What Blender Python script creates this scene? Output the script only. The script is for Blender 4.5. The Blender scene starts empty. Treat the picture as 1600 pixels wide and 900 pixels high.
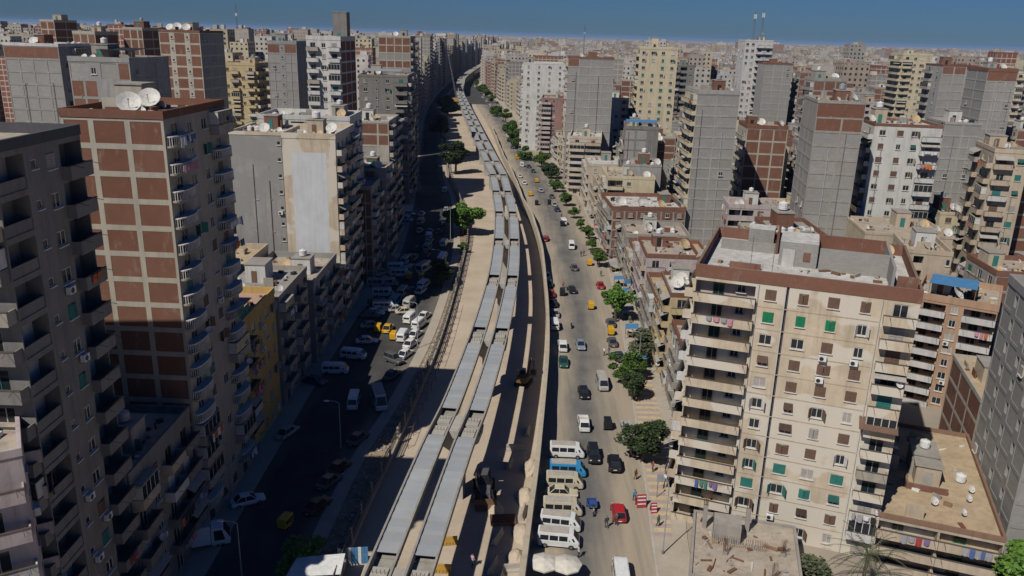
import bpy, bmesh, math, random
from mathutils import Matrix, Vector
R = math.radians
random.seed(7)
S = bpy.context.scene
COL = S.collection
# ------------------------------------------------------------- camera
CAMH, PITCH, ROLL = 58.0, R(17.6), R(1.6)
cam = bpy.data.cameras.new('camera')
cam.lens = 28.125
cam.sensor_width = 36.0
cam.clip_start = 0.5
cam.clip_end = 60000
co = bpy.data.objects.new('camera', cam)
COL.objects.link(co)
_f = Vector((0, math.cos(PITCH), -math.sin(PITCH)))
_u = Vector((0, math.sin(PITCH), math.cos(PITCH)))
_r = Vector((1, 0, 0))
_r2 = _r * math.cos(ROLL) + _u * math.sin(ROLL)
_u2 = _u * math.cos(ROLL) - _r * math.sin(ROLL)
co.matrix_world = Matrix(((_r2.x, _u2.x, -_f.x, 0), (_r2.y, _u2.y, -_f.y, 0), (_r2.z, _u2.z, -_f.z, CAMH), (0, 0, 0, 1)))
S.camera = co
# ------------------------------------------------------------- sky, sun, exposure
SUN_EL = R(48)
SDIR = Vector((-math.cos(R(51)) * math.cos(SUN_EL), -math.sin(R(51)) * math.cos(SUN_EL), math.sin(SUN_EL)))  # towards the sun
W = bpy.data.worlds.new('World')
S.world = W
W.use_nodes = True
nt = W.node_tree
bg = nt.nodes['Background']
sky = nt.nodes.new('ShaderNodeTexSky')
sky.sky_type = 'NISHITA'
sky.sun_disc = False
sky.sun_elevation = SUN_EL
sky.sun_rotation = math.atan2(SDIR.x, SDIR.y)
sky.altitude = 100
sky.air_density = 1.0
sky.dust_density = 0.2
sky.ozone_density = 4.0
tint = nt.nodes.new('ShaderNodeMix')
tint.data_type = 'RGBA'
tint.blend_type = 'MULTIPLY'
tint.inputs[0].default_value = 1.0
tint.inputs[7].default_value = (0.26, 0.475, 0.88, 1)
nt.links.new(sky.outputs[0], tint.inputs[6])
nt.links.new(tint.outputs[2], bg.inputs[0])
bg.inputs[1].default_value = 0.05
sl = bpy.data.lights.new('sun', 'SUN')
sl.energy = 4.6
sl.angle = R(0.5)
sl.color = (1.0, 0.95, 0.87)
so = bpy.data.objects.new('sun', sl)
COL.objects.link(so)
so.rotation_euler = SDIR.to_track_quat('Z', 'Y').to_euler()
S.view_settings.view_transform = 'Standard'
S.view_settings.look = 'None'
S.view_settings.gamma = 1.0
S.view_settings.exposure = -0.22
S.render.resolution_x, S.render.resolution_y = 1024, 576
S.cycles.max_bounces = 4
S.cycles.diffuse_bounces = 1
S.cycles.volume_bounces = 0

# ------------------------------------------------------------- materials
MATS = {}

def newmat(name):
    m = bpy.data.materials.new(name)
    m.use_nodes = True
    MATS[name] = m
    return m, m.node_tree, m.node_tree.nodes['Principled BSDF']

def nmath(nt, op, a, b=None, clamp=False):
    n = nt.nodes.new('ShaderNodeMath')
    n.operation = op
    n.use_clamp = clamp
    for i, v in enumerate((a, b)):
        if v is None:
            continue
        if isinstance(v, (int, float)):
            n.inputs[i].default_value = v
        else:
            nt.links.new(v, n.inputs[i])
    return n.outputs[0]

def nmix(nt, fac, a, b, mode='MIX'):
    n = nt.nodes.new('ShaderNodeMix')
    n.data_type = 'RGBA'
    n.blend_type = mode
    for i, v in ((0, fac), (6, a), (7, b)):
        if isinstance(v, (int, float)):
            n.inputs[i].default_value = v
        elif isinstance(v, tuple):
            n.inputs[i].default_value = (*v, 1) if len(v) == 3 else v
        else:
            nt.links.new(v, n.inputs[i])
    return n.outputs[2]

def nnoise(nt, vec, scale, detail=4, rough=.6):
    n = nt.nodes.new('ShaderNodeTexNoise')
    n.inputs['Scale'].default_value = scale
    n.inputs['Detail'].default_value = detail
    n.inputs['Roughness'].default_value = rough
    if vec is not None:
        nt.links.new(vec, n.inputs['Vector'])
    return n.outputs['Fac']

def nramp(nt, fac, lo, hi):
    n = nt.nodes.new('ShaderNodeMapRange')
    n.inputs[1].default_value = lo
    n.inputs[2].default_value = hi
    n.clamp = True
    nt.links.new(fac, n.inputs[0])
    return n.outputs[0]

def npos(nt, scale=None):
    g = nt.nodes.new('ShaderNodeNewGeometry').outputs['Position']
    if scale is None:
        return g
    m = nt.nodes.new('ShaderNodeVectorMath')
    m.operation = 'MULTIPLY'
    m.inputs[1].default_value = scale
    nt.links.new(g, m.inputs[0])
    return m.outputs[0]

def wallmat(name, col, dirt=.5, rough=.9, patch=None):
    """plaster, paint or concrete: blotches, vertical rain streaks, fine grain"""
    m, nt, b = newmat(name)
    a = nramp(nt, nnoise(nt, npos(nt), .35, 5, .65), .35, .7)
    s = nramp(nt, nnoise(nt, npos(nt, (1.3, 1.3, .12)), 1.0, 5, .7), .45, .75)
    g = nramp(nt, nnoise(nt, npos(nt), 6, 3, .7), .2, .8)
    d = tuple(c * .55 for c in col)
    c = nmix(nt, nmath(nt, 'MULTIPLY', a, dirt * .8), col, d)
    st = tuple(v * .42 for v in (col[0], col[1] * .97, col[2] * .92))
    c = nmix(nt, nmath(nt, 'MULTIPLY', s, dirt * .9), c, st)
    if patch:
        p = nramp(nt, nnoise(nt, npos(nt, (.16, .16, .22)), 1.0, 2, .5), .5, .53)
        c = nmix(nt, nmath(nt, 'MULTIPLY', p, .85), c, patch)
    c = nmix(nt, .22, c, nmix(nt, g, (.5, .5, .5), (1, 1, 1)), 'MULTIPLY')
    nt.links.new(c, b.inputs['Base Color'])
    b.inputs['Roughness'].default_value = rough
    b.inputs['Specular IOR Level'].default_value = .2
    bm_ = nt.nodes.new('ShaderNodeBump')
    bm_.inputs['Strength'].default_value = .25
    bm_.inputs['Distance'].default_value = .03
    nt.links.new(g, bm_.inputs['Height'])
    nt.links.new(bm_.outputs[0], b.inputs['Normal'])
    return m

def courses(name, c1, c2, mortar, bw, bh):
    """masonry courses on a wall panel, small next to a pixel; the panel itself is geometry"""
    m, nt, b = newmat(name)
    tc = nt.nodes.new('ShaderNodeTexCoord')
    sx = nt.nodes.new('ShaderNodeSeparateXYZ')
    nt.links.new(tc.outputs['Object'], sx.inputs[0])
    cx = nt.nodes.new('ShaderNodeCombineXYZ')
    nt.links.new(nmath(nt, 'ADD', sx.outputs[0], sx.outputs[1]), cx.inputs[0])
    nt.links.new(sx.outputs[2], cx.inputs[1])
    br = nt.nodes.new('ShaderNodeTexBrick')
    nt.links.new(cx.outputs[0], br.inputs['Vector'])
    br.inputs['Color1'].default_value = (*c1, 1)
    br.inputs['Color2'].default_value = (*c2, 1)
    br.inputs['Mortar'].default_value = (*mortar, 1)
    br.inputs['Scale'].default_value = 1
    br.inputs['Mortar Size'].default_value = .012
    br.inputs['Brick Width'].default_value = bw
    br.inputs['Row Height'].default_value = bh
    a = nramp(nt, nnoise(nt, npos(nt), .5, 5, .7), .35, .75)
    rnd = nt.nodes.new('ShaderNodeObjectInfo').outputs['Random']
    c = nmix(nt, nmath(nt, 'MULTIPLY', a, .45), br.outputs[0], tuple(v * .55 for v in c1))
    c = nmix(nt, nmath(nt, 'MULTIPLY', rnd, .45), c, tuple(v * .62 for v in c1))
    sm = nramp(nt, nnoise(nt, npos(nt, (1.0, 1.0, .35)), .9, 6, .75), .56, .7)
    c = nmix(nt, nmath(nt, 'MULTIPLY', sm, .28), c, (.42, .38, .33))
    nt.links.new(c, b.inputs['Base Color'])
    b.inputs['Roughness'].default_value = .95
    b.inputs['Specular IOR Level'].default_value = .1
    return m

def plain(name, col, rough=.7, metal=0., spec=.4, var=.25):
    m, nt, b = newmat(name)
    g = nramp(nt, nnoise(nt, npos(nt), 1.7, 4, .7), .25, .75)
    c = nmix(nt, g, tuple(v * (1 - var) for v in col), tuple(min(1, v * (1 + var * .5)) for v in col))
    nt.links.new(c, b.inputs['Base Color'])
    b.inputs['Roughness'].default_value = rough
    b.inputs['Metallic'].default_value = metal
    b.inputs['Specular IOR Level'].default_value = spec
    return m

WALLS = dict(cream=((.60, .50, .37), .6, (.62, .57, .48)), creamy=((.58, .50, .40), .6, None), sandw=((.52, .43, .32), .55, None),
             pinkw=((.52, .44, .42), .6, None), beige=((.40, .36, .30), .5, None), grey=((.34, .33, .31), .55, (.27, .265, .255)),
             dgrey=((.24, .225, .205), .6, None), dgrey2=((.40, .385, .355), .55, None), conc=((.45, .41, .34), .45, None),
             conc2=((.36, .33, .29), .5, None), ochre=((.55, .37, .13), .4, None), ochre2=((.54, .43, .25), .5, None),
             yellow=((.60, .52, .36), .45, None), white=((.62, .60, .57), .55, None), white2=((.62, .61, .57), .45, None),
             peach=((.46, .30, .20), .5, None), mauve=((.34, .20, .18), .5, None), brown=((.26, .16, .11), .4, None),
             pale=((.60, .61, .62), .3, None), dark=((.10, .10, .11), .4, None), roofwhite=((.62, .60, .56), .8, None),
             rooftan=((.47, .40, .32), .7, None), roofsand=((.52, .40, .26), .6, None), roofgrey=((.36, .34, .31), .7, None))
for k, (c, d, p) in WALLS.items():
    wallmat(k, c, d, patch=p)
courses('brick', (.215, .088, .055), (.175, .07, .046), (.25, .18, .14), .25, .085)
courses('block', (.36, .345, .32), (.30, .29, .27), (.24, .23, .215), .4, .2)
courses('tile', (.52, .38, .28), (.45, .28, .20), (.40, .36, .30), .6, .6)
plain('glass', (.02, .025, .03), .15, 0, .5, .3)
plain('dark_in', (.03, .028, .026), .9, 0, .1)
plain('frame', (.55, .53, .49), .6)
plain('shut_brown', (.16, .095, .065), .7)
plain('shut_grey', (.36, .33, .29), .8)
plain('shut_green', (.01, .20, .085), .6)
plain('shut_teal', (.03, .18, .15), .7)
plain('shut_white', (.62, .60, .56), .7)
plain('rail', (.10, .085, .075), .6)
plain('white_stone', (.62, .58, .52), .8)
plain('plastic_white', (.70, .70, .68), .5)
plain('dish_white', (.60, .58, .53), .6)
plain('dish_tan', (.50, .36, .20), .7)
plain('steel', (.30, .30, .30), .5, .6)
plain('galv', (.33, .36, .39), .55, .15)
plain('tank_black', (.03, .03, .03), .5)
plain('sheet_blue', (.07, .21, .39), .7)
plain('sheet_red', (.32, .05, .05), .6)
plain('tyre', (.02, .02, .02), .85)
plain('lamp_glass', (.65, .62, .55), .2)
plain('tail', (.25, .02, .02), .3)
plain('wood', (.24, .15, .08), .8)
plain('dirty_yellow', (.16, .10, .04), .8)
plain('rust', (.16, .085, .05), .85)
plain('yellow_paint', (.46, .27, .05), .6)
plain('canvas', (.62, .58, .50), .9)
plain('red_paint', (.36, .04, .045), .6)
plain('bark', (.12, .09, .065), .9)
CARCOL = dict(white=(.72, .72, .70), red=(.42, .02, .025), blue=(.04, .08, .25), black=(.015, .015, .018), silver=(.38, .38, .37), silverblue=(.22, .26, .31),
              green=(.02, .09, .07), navy=(.03, .05, .11), grey=(.10, .10, .105), yellow=(.65, .36, .02), beige=(.55, .49, .36), bluebus=(.04, .28, .55))
for k, c in CARCOL.items():
    plain('car_' + k, c, .35, 0, .5, .15)
plain('dust_roof', (.42, .38, .33), .8)

def leafmat(name, c1, c2):
    m, nt, b = newmat(name)
    rnd = nt.nodes.new('ShaderNodeNewGeometry').outputs['Random Per Island']
    nt.links.new(nmix(nt, rnd, c1, c2), b.inputs['Base Color'])
    b.inputs['Roughness'].default_value = .6
    b.inputs['Specular IOR Level'].default_value = .25
    return m
leafmat('leaf', (.045, .095, .02), (.11, .18, .035))
leafmat('leaf_dark', (.025, .045, .02), (.06, .085, .03))
leafmat('leaf_bright', (.06, .14, .02), (.13, .23, .04))
leafmat('leaf_grey', (.07, .085, .045), (.13, .14, .08))

# ------------------------------------------------------------- mesh builder
class MB:
    def __init__(self):
        self.v, self.f, self.m, self.uv = [], [], [], None

    def face(self, pts, mat):
        n = len(self.v)
        self.v += [tuple(p) for p in pts]
        self.f.append(tuple(range(n, n + len(pts))))
        self.m.append(mat)

    def box(self, x0, x1, y0, y1, z0, z1, mat, top=None, skip=''):
        n = len(self.v)
        self.v += [(x0, y0, z0), (x1, y0, z0), (x1, y1, z0), (x0, y1, z0), (x0, y0, z1), (x1, y0, z1), (x1, y1, z1), (x0, y1, z1)]
        for key, q in (('b', (0, 3, 2, 1)), ('t', (4, 5, 6, 7)), ('f', (0, 1, 5, 4)), ('r', (1, 2, 6, 5)), ('k', (2, 3, 7, 6)), ('l', (3, 0, 4, 7))):
            if key in skip:
                continue
            self.f.append(tuple(n + i for i in q))
            self.m.append(top if key == 't' and top else mat)

    def bar(self, a, b, r, mat, n=5, r2=None):
        a, b = Vector(a), Vector(b)
        d = (b - a)
        if d.length < 1e-6:
            return
        d.normalize()
        s = d.cross(Vector((0, 0, 1)) if abs(d.z) < .95 else Vector((1, 0, 0))).normalized()
        t = d.cross(s)
        k = len(self.v)
        r2 = r if r2 is None else r2
        for p, rr in ((a, r), (b, r2)):
            for i in range(n):
                an = 2 * math.pi * i / n
                self.v.append(tuple(p + s * (rr * math.cos(an)) + t * (rr * math.sin(an))))
        for i in range(n):
            j = (i + 1) % n
            self.f.append((k + i, k + n + i, k + n + j, k + j))
            self.m.append(mat)
        self.f.append(tuple(k + i for i in range(n)))
        self.m.append(mat)
        self.f.append(tuple(k + n + i for i in reversed(range(n))))
        self.m.append(mat)

    def cyl(self, cx, cy, z0, z1, r, mat, n=10, r2=None, top=None):
        self.bar((cx, cy, z0), (cx, cy, z1), r, mat, n, r2)

    def ring(self, sections, mat, cap=True):
        k = len(self.v)
        n = len(sections[0])
        for s in sections:
            self.v += [tuple(p) for p in s]
        for a in range(len(sections) - 1):
            for i in range(n):
                j = (i + 1) % n
                self.f.append((k + a * n + i, k + a * n + j, k + (a + 1) * n + j, k + (a + 1) * n + i))
                self.m.append(mat)
        if cap:
            self.f.append(tuple(k + i for i in reversed(range(n))))
            self.m.append(mat)
            e = k + (len(sections) - 1) * n
            self.f.append(tuple(e + i for i in range(n)))
            self.m.append(mat)

    def add(self, o, loc=(0, 0, 0), rz=0., sc=1.):
        c, s = math.cos(rz) * sc, math.sin(rz) * sc
        n = len(self.v)
        self.v += [(loc[0] + c * x - s * y, loc[1] + s * x + c * y, loc[2] + z * sc) for x, y, z in o.v]
        self.f += [tuple(n + i for i in q) for q in o.f]
        self.m += o.m

    def mesh(self, name, swap=None):
        me = bpy.data.meshes.new(name)
        me.from_pydata(self.v, [], self.f)
        names = []
        idx = []
        for m in self.m:
            m = swap.get(m, m) if swap else m
            if m not in names:
                names.append(m)
            idx.append(names.index(m))
        for n in names:
            me.materials.append(MATS[n])
        me.polygons.foreach_set('material_index', idx)
        return me

def link(name, me, parent=None, loc=(0, 0, 0), rz=0., sc=None):
    o = bpy.data.objects.new(name, me)
    COL.objects.link(o)
    o.location = loc
    if rz:
        o.rotation_euler = (0, 0, rz)
    if sc:
        o.scale = (sc, sc, sc) if isinstance(sc, (int, float)) else sc
    if parent is not None:
        o.parent = parent
    return o

def clip(l):
    for a, b in (('small ', ''), ('large ', ''), (' on roof of ', ' on '), (' and ', ' '), ('storey ', '')):
        if len(l.split()) > 16:
            l = l.replace(a, b, 1)
    return ' '.join(l.split()[:16])

def tag(o, label, cat, group=None):
    label = clip(label)
    o['label'] = label
    o['category'] = cat
    if group:
        o['group'] = group
    return o

def struct(name, mb):
    o = link(name, mb.mesh(name))
    o['kind'] = 'structure'
    return o

def interp(path, y):
    if y <= path[0][1]:
        a, b = path[0], path[1]
    else:
        for a, b in zip(path, path[1:]):
            if y <= b[1]:
                break
    t = (y - a[1]) / (b[1] - a[1])
    return a[0] + (b[0] - a[0]) * t

def smooth(path, n=6):
    out = []
    for i in range(len(path) - 1):
        p0, p1, p2, p3 = path[max(i - 1, 0)], path[i], path[i + 1], path[min(i + 2, len(path) - 1)]
        for k in range(n):
            t = k / n
            out.append(tuple(.5 * (2 * b + (c - a) * t + (2 * a - 5 * b + 4 * c - d) * t * t + (3 * b - a - 3 * c + d) * t ** 3) for a, b, c, d in zip(p0, p1, p2, p3)))
    out.append(tuple(path[-1]))
    return out
# ---- tables: world coordinates in metres
HERO = [
 {'n': 'apartment_tower', 'x': -84, 'y': 54.8, 'z': 50, 'w': 48, 'd': 11.6, 'yaw': 0, 'wall': 'dgrey', 'faces': {'f': 'w3 w3 w3 w3 w3 v3 w3 w3 w3 w3 v3 w3 w3 B4', 'r': 'L3.6 v2 w2.4 A3.4'}, 'label': 'dark grey apartment tower with boxy corner balconies at the left edge', 'cat': 'apartment block', 'storeys': 16, 'roofcol': 'conc', 'par': 'dark'},
 {'n': 'apartment_block', 'x': -45.8, 'y': 42.9, 'z': 29.3, 'w': 13.5, 'd': 9, 'yaw': 32, 'wall': 'pinkw', 'faces': {'f': 'B4 w3 B4', 'r': 'w3 B3'}, 'label': 'pale pink balcony block in the bottom left corner', 'cat': 'apartment block', 'storeys': 9, 'roofcol': 'conc'},
 {'n': 'low_block', 'x': -47, 'y': 66.8, 'z': 17.2, 'w': 11, 'd': 14.6, 'yaw': 0, 'wall': 'dgrey', 'faces': {'r': 'B3 w2 B3 B3', 'f': 'w3 w3'}, 'label': 'low dark block wedged between the grey tower and the brick tower', 'cat': 'apartment block', 'storeys': 5, 'roofcol': 'conc'},
 {'n': 'brick_tower', 'x': -46.7, 'y': 82.9, 'z': 49.6, 'w': 10.7, 'd': 16, 'yaw': -2, 'wall': 'conc', 'faces': {'f': 'p2.7 p3.3 p3.3', 'r': 'R4 w2.2 .1 w2.2 R4'}, 'label': 'tall concrete framed tower with red brick panels and white balustrade balconies', 'cat': 'apartment block', 'storeys': 17, 'roofcol': 'conc', 'rwall': 'beige', 'par': 'brick', 'fr': 0.29},
 {'n': 'yellow_block', 'x': -47, 'y': 98.8, 'z': 20.6, 'w': 11, 'd': 16.2, 'yaw': 0, 'wall': 'ochre', 'faces': {'r': 'B3 w2 w2 w2 w2', 'f': 'p3 p3 p3'}, 'label': 'ochre yellow block with tiled terrace beside the left street', 'cat': 'apartment block', 'storeys': 6, 'roofcol': 'tile'},
 {'n': 'grey_corner_block', 'x': -47.5, 'y': 134.2, 'z': 15.8, 'w': 12.5, 'd': 18.5, 'yaw': 0, 'wall': 'grey', 'faces': {'r': 'B4 L4 B4 B4', 'f': 'w3 w3 g3'}, 'label': 'grey flat roofed block at the foot of the pale blank tower', 'cat': 'apartment block', 'storeys': 5, 'roofcol': 'conc'},
 {'n': 'stepped_block', 'x': -47.5, 'y': 116.6, 'z': 18.6, 'w': 11.6, 'd': 17, 'yaw': 0, 'wall': 'conc2', 'faces': {'r': 'B4 w3 B4 w3', 'f': 'p3 g3 w3'}, 'label': 'stepped grey block between the ochre block and the grey flat roofed one', 'cat': 'apartment block', 'storeys': 6, 'roofcol': 'grey'},
 {'n': 'brick_shed_block', 'x': -62.5, 'y': 118, 'z': 21.5, 'w': 14, 'd': 15, 'yaw': 0, 'wall': 'conc', 'faces': {'r': 'p3 p3 p3', 'f': 'p3 p3 p3 g3'}, 'label': 'brick panelled block with a pale roof behind the ochre block', 'cat': 'apartment block', 'storeys': 7, 'roofcol': 'white'},
 {'n': 'tan_terrace_block', 'x': -62, 'y': 134, 'z': 17.5, 'w': 13.8, 'd': 18, 'yaw': 0, 'wall': 'sandw', 'faces': {'r': 'w3 w3', 'f': 'w3 g3 w3'}, 'label': 'sand coloured terrace block at the foot of the grey rendered tower', 'cat': 'apartment block', 'storeys': 5, 'roofcol': 'sand'},
 {'n': 'blank_tower', 'x': -55.2, 'y': 155.0, 'z': 38.9, 'w': 10.0, 'd': 16, 'yaw': 0, 'wall': 'grey', 'faces': {'f': '.8 v1', 'l': 'g4 g4'}, 'label': 'grey rendered tower with a column of small windows, left of the pale wall', 'cat': 'apartment block', 'storeys': 12, 'roofcol': 'white', 'par': 'cream'},
 {'n': 'pale_tower', 'x': -45.0, 'y': 154.6, 'z': 38.9, 'w': 10.3, 'd': 18, 'yaw': 0, 'wall': 'cream', 'faces': {'f': '.9', 'r': 'B3 w2 B3 B3'}, 'label': 'tower with a tall blank wall painted cream and white', 'cat': 'apartment block', 'storeys': 12, 'roofcol': 'white', 'par': 'cream', 'paint': 'pale'},
 {'n': 'white_rooftop_block', 'x': -56.2, 'y': 176.0, 'z': 40.1, 'w': 20.0, 'd': 14, 'yaw': 0, 'wall': 'white2', 'faces': {'f': [(1, 'w3 w3 L4 w3 .4'), (14, '.5 w3 .5')], 'r': 'w3 B3 w3'}, 'label': 'white upper storeys with large dishes just behind the pale blank tower', 'cat': 'apartment block', 'storeys': 13, 'roofcol': 'white'},
 {'n': 'street_block', 'x': -39.7, 'y': 196.0, 'z': 25.7, 'w': 7.9, 'd': 11, 'yaw': 0, 'wall': 'grey', 'faces': {'f': 'p2 p2 g2', 'r': 'B3 B3 B3'}, 'label': 'narrow brick and concrete block with a cluster of dishes, behind the pale tower', 'cat': 'apartment block', 'storeys': 8, 'roofcol': 'conc'},
 {'n': 'street_block', 'x': -36.7, 'y': 183.0, 'z': 23.7, 'w': 3.5, 'd': 12, 'yaw': 0, 'wall': 'grey', 'faces': {'f': 'p3', 'r': 'B3 w2 B3'}, 'label': 'slim block with one brick striped column facing the camera', 'cat': 'apartment block', 'storeys': 7, 'roofcol': 'conc'},
 {'n': 'panel_block', 'x': -45.1, 'y': 211.0, 'z': 35.6, 'w': 11.8, 'd': 18, 'yaw': 0, 'wall': 'conc', 'faces': {'f': [(2, 'w2 p3 p1.6'), (9, '.2 g4 .2')], 'r': 'B3 w2 B3 B3', 'l': 'g4 g4'}, 'label': 'concrete block with four red brick panels near its top', 'cat': 'apartment block', 'storeys': 12, 'roofcol': 'white'},
 {'n': 'dark_block', 'x': -53.3, 'y': 276.0, 'z': 43.9, 'w': 16.4, 'd': 26, 'yaw': 2, 'wall': 'dgrey', 'faces': {'f': 'w3 v2 w3 B3', 'r': 'B3 w2 B3 B3 w2 B3'}, 'label': 'dark weathered block with a ragged roof shelter beside the left street', 'cat': 'apartment block', 'storeys': 15, 'roofcol': 'conc'},
 {'n': 'panel_tower', 'x': -58.8, 'y': 350.0, 'z': 56.1, 'w': 13.3, 'd': 24, 'yaw': 2, 'wall': 'conc', 'faces': {'f': [(2, 'p3 p3 p3 p3'), (1, 'g3 g3 g3 g3'), (1, 'p3 p3 p3 p3'), (16, 'g3 g3 g3 g3')], 'r': 'B3 w2 B3 B3 w2 B3'}, 'label': 'tall concrete tower with rows of brick panels by the left street', 'cat': 'apartment block', 'storeys': 18, 'roofcol': 'conc'},
 {'n': 'ornate_tower', 'x': -61.1, 'y': 240.0, 'z': 56.1, 'w': 10.0, 'd': 17, 'yaw': -3, 'wall': 'white', 'faces': {'f': 'B3 w2 B3', 'r': 'p3 p3 p3'}, 'label': 'white ornate tower with arched balconies and a tall dark roof block', 'cat': 'apartment block', 'storeys': 18, 'roofcol': 'white', 'topblock': 1},
 {'n': 'framed_tower', 'x': -87.5, 'y': 290.0, 'z': 53.7, 'w': 10.2, 'd': 15, 'yaw': 0, 'wall': 'grey', 'faces': {'f': [(1, 'p3 v1 p3'), (16, 'g3 v1 g3')], 'r': 'g3 g3 g3', 'l': 'B3 B3 B3'}, 'label': 'grey framed tower with one brick row on top, left of the white ornate tower', 'cat': 'apartment block', 'storeys': 17, 'roofcol': 'conc', 'lwall': 'cream'},
 {'n': 'yellow_tower', 'x': -112.1, 'y': 315.0, 'z': 45.0, 'w': 12.4, 'd': 14, 'yaw': -6, 'wall': 'ochre2', 'faces': {'f': 'w2 B3 w2 B3', 'r': 'B3 B3 B3'}, 'label': 'yellow balcony block behind the brick panelled tower', 'cat': 'apartment block', 'storeys': 14, 'roofcol': 'conc'},
 {'n': 'brick_slab', 'x': -96.5, 'y': 224.0, 'z': 56.7, 'w': 11.3, 'd': 15, 'yaw': -4, 'wall': 'conc', 'faces': {'f': 'p2.6 v.9 p2.8 v.9 p2.6', 'r': 'g3 g3 g3', 'l': 'w3 w3'}, 'label': 'high brick slab with seven brick rows and pipes down its front', 'cat': 'apartment block', 'storeys': 19, 'roofcol': 'conc', 'topblock': 2, 'par': 'brick'},
 {'n': 'patchwork_block', 'x': -81.6, 'y': 150.0, 'z': 52.1, 'w': 11.6, 'd': 14, 'yaw': -5, 'wall': 'grey', 'faces': {'f': [(1, 'g3 w2 g3 p2'), (2, 'p2 p2 .5'), (16, '.6 w3')], 'r': 'w3 g3 g3'}, 'label': 'patchwork grey block with a cream upper wall holding large dishes', 'cat': 'apartment block', 'storeys': 16, 'roofcol': 'conc'},
 {'n': 'grid_block', 'x': -127.2, 'y': 205.0, 'z': 52.8, 'w': 14.1, 'd': 16, 'yaw': -3, 'wall': 'grey', 'faces': {'f': [(1, 'p9'), (16, 'g3 g3 g3 g3')], 'r': 'w3 B3 w3'}, 'label': 'grey block wall grid with a red brick band below its white parapet', 'cat': 'apartment block', 'storeys': 17, 'roofcol': 'conc', 'par': 'white'},
 {'n': 'brick_slab', 'x': -144.2, 'y': 270.0, 'z': 55.3, 'w': 7.4, 'd': 14, 'yaw': -3, 'wall': 'conc', 'faces': {'f': 'p3 p3 p3', 'r': 'p3 p3'}, 'label': 'small brick panel block behind the patchwork roofs', 'cat': 'apartment block', 'storeys': 18, 'roofcol': 'conc'},
 {'n': 'brick_slab', 'x': -135.0, 'y': 285.0, 'z': 56.8, 'w': 6.9, 'd': 14, 'yaw': -3, 'wall': 'conc', 'faces': {'f': 'p3 p3 p2', 'r': 'p3 p3'}, 'label': 'brick panel block just left of the high brick slab', 'cat': 'apartment block', 'storeys': 18, 'roofcol': 'conc'},
 {'n': 'brick_slab', 'x': -182.8, 'y': 320.0, 'z': 58.6, 'w': 5.5, 'd': 15, 'yaw': -3, 'wall': 'conc', 'faces': {'f': 'p3 p3', 'r': 'p3 p3'}, 'label': 'brick panel tower on the skyline at far left', 'cat': 'apartment block', 'storeys': 20, 'roofcol': 'conc'},
 {'n': 'cream_block', 'x': 21.2, 'y': 88.8, 'z': 33.4, 'w': 23.6, 'd': 21, 'yaw': -20, 'wall': 'cream', 'faces': {'f': 'A7 s3.2 .0.35 s3.2 s3.2 s3.4 B3.6', 'l': 'B3.4 w2 B3.4 w2 B3.4 B3.4', 'r': '.5 v1 .5'}, 'label': 'large cream apartment block with long balconies and a brick parapet in the right foreground', 'cat': 'apartment block', 'storeys': 12, 'roofcol': 'white', 'par': 'brick', 'hero': 1},
 {'n': 'tan_roof_block', 'x': 42.7, 'y': 80.0, 'z': 6.9, 'w': 12.9, 'd': 26, 'yaw': -20, 'wall': 'sandw', 'faces': {'f': 'A4.5 A4.5', 'l': '.4'}, 'label': 'low tan block with brown bands and a wide sandy roof at the bottom right', 'cat': 'apartment block', 'storeys': 3, 'roofcol': 'sand', 'par': 'brown', 'zz': 1},
 {'n': 'concrete_tower', 'x': 57.5, 'y': 79.5, 'z': 31, 'w': 14, 'd': 18, 'yaw': -16, 'wall': 'grey', 'faces': {'f': 'g3 w3 g3', 'l': 'g3 o1 g3 o1 g3 o1 g3'}, 'label': 'bare concrete tower cut by the right edge of the frame', 'cat': 'apartment block', 'storeys': 10, 'roofcol': 'conc'},
 {'n': 'peach_block', 'x': 66.6, 'y': 126.0, 'z': 19.4, 'w': 11.9, 'd': 13, 'yaw': -32, 'wall': 'peach', 'faces': {'f': 'A5 w2.5 A5', 'l': 'A5 w2.5 A4'}, 'label': 'peach block with white wrap-around balconies and a blue roof sheet', 'cat': 'apartment block', 'storeys': 8, 'roofcol': 'conc'},
 {'n': 'brick_low_block', 'x': 63.5, 'y': 98.5, 'z': 13, 'w': 11, 'd': 17, 'yaw': -16, 'wall': 'conc', 'faces': {'f': 'p3 p3 p3', 'l': 'p3 p3 p3'}, 'label': 'low brick walled block with a littered sandy roof behind the concrete tower', 'cat': 'apartment block', 'storeys': 4, 'roofcol': 'sand'},
 {'n': 'cream_back_block', 'x': 72.5, 'y': 143.0, 'z': 22.4, 'w': 7.7, 'd': 13, 'yaw': -14, 'wall': 'sandw', 'faces': {'f': '.2 L3.4 .6 w2', 'r': 'w3 w3', 'l': 'w3 B3'}, 'label': 'sand coloured balcony block right behind the cream block', 'cat': 'apartment block', 'storeys': 8, 'roofcol': 'conc'},
 {'n': 'grey_slab_tower', 'x': 47.1, 'y': 215.0, 'z': 45.5, 'w': 11.0, 'd': 16, 'yaw': 0, 'wall': 'dgrey2', 'faces': {'f': 'g5 g5.6', 'l': 'B3 B3 B3 B3', 'r': 'w3 w3'}, 'label': 'grey blockwork tower with a cream balcony side at centre right', 'cat': 'apartment block', 'storeys': 16, 'roofcol': 'conc', 'lwall': 'yellow'},
 {'n': 'brick_street_block', 'x': 26.5, 'y': 212, 'z': 14.6, 'w': 20, 'd': 20, 'yaw': 3, 'wall': 'conc2', 'faces': {'f': 'Q3 Q3 Q3 Q3 Q3 Q3', 'l': 'B3 B3 B3 B3'}, 'label': 'five storey brown brick block with a bright white roof', 'cat': 'apartment block', 'storeys': 5, 'roofcol': 'white', 'par': 'brick'},
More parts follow.
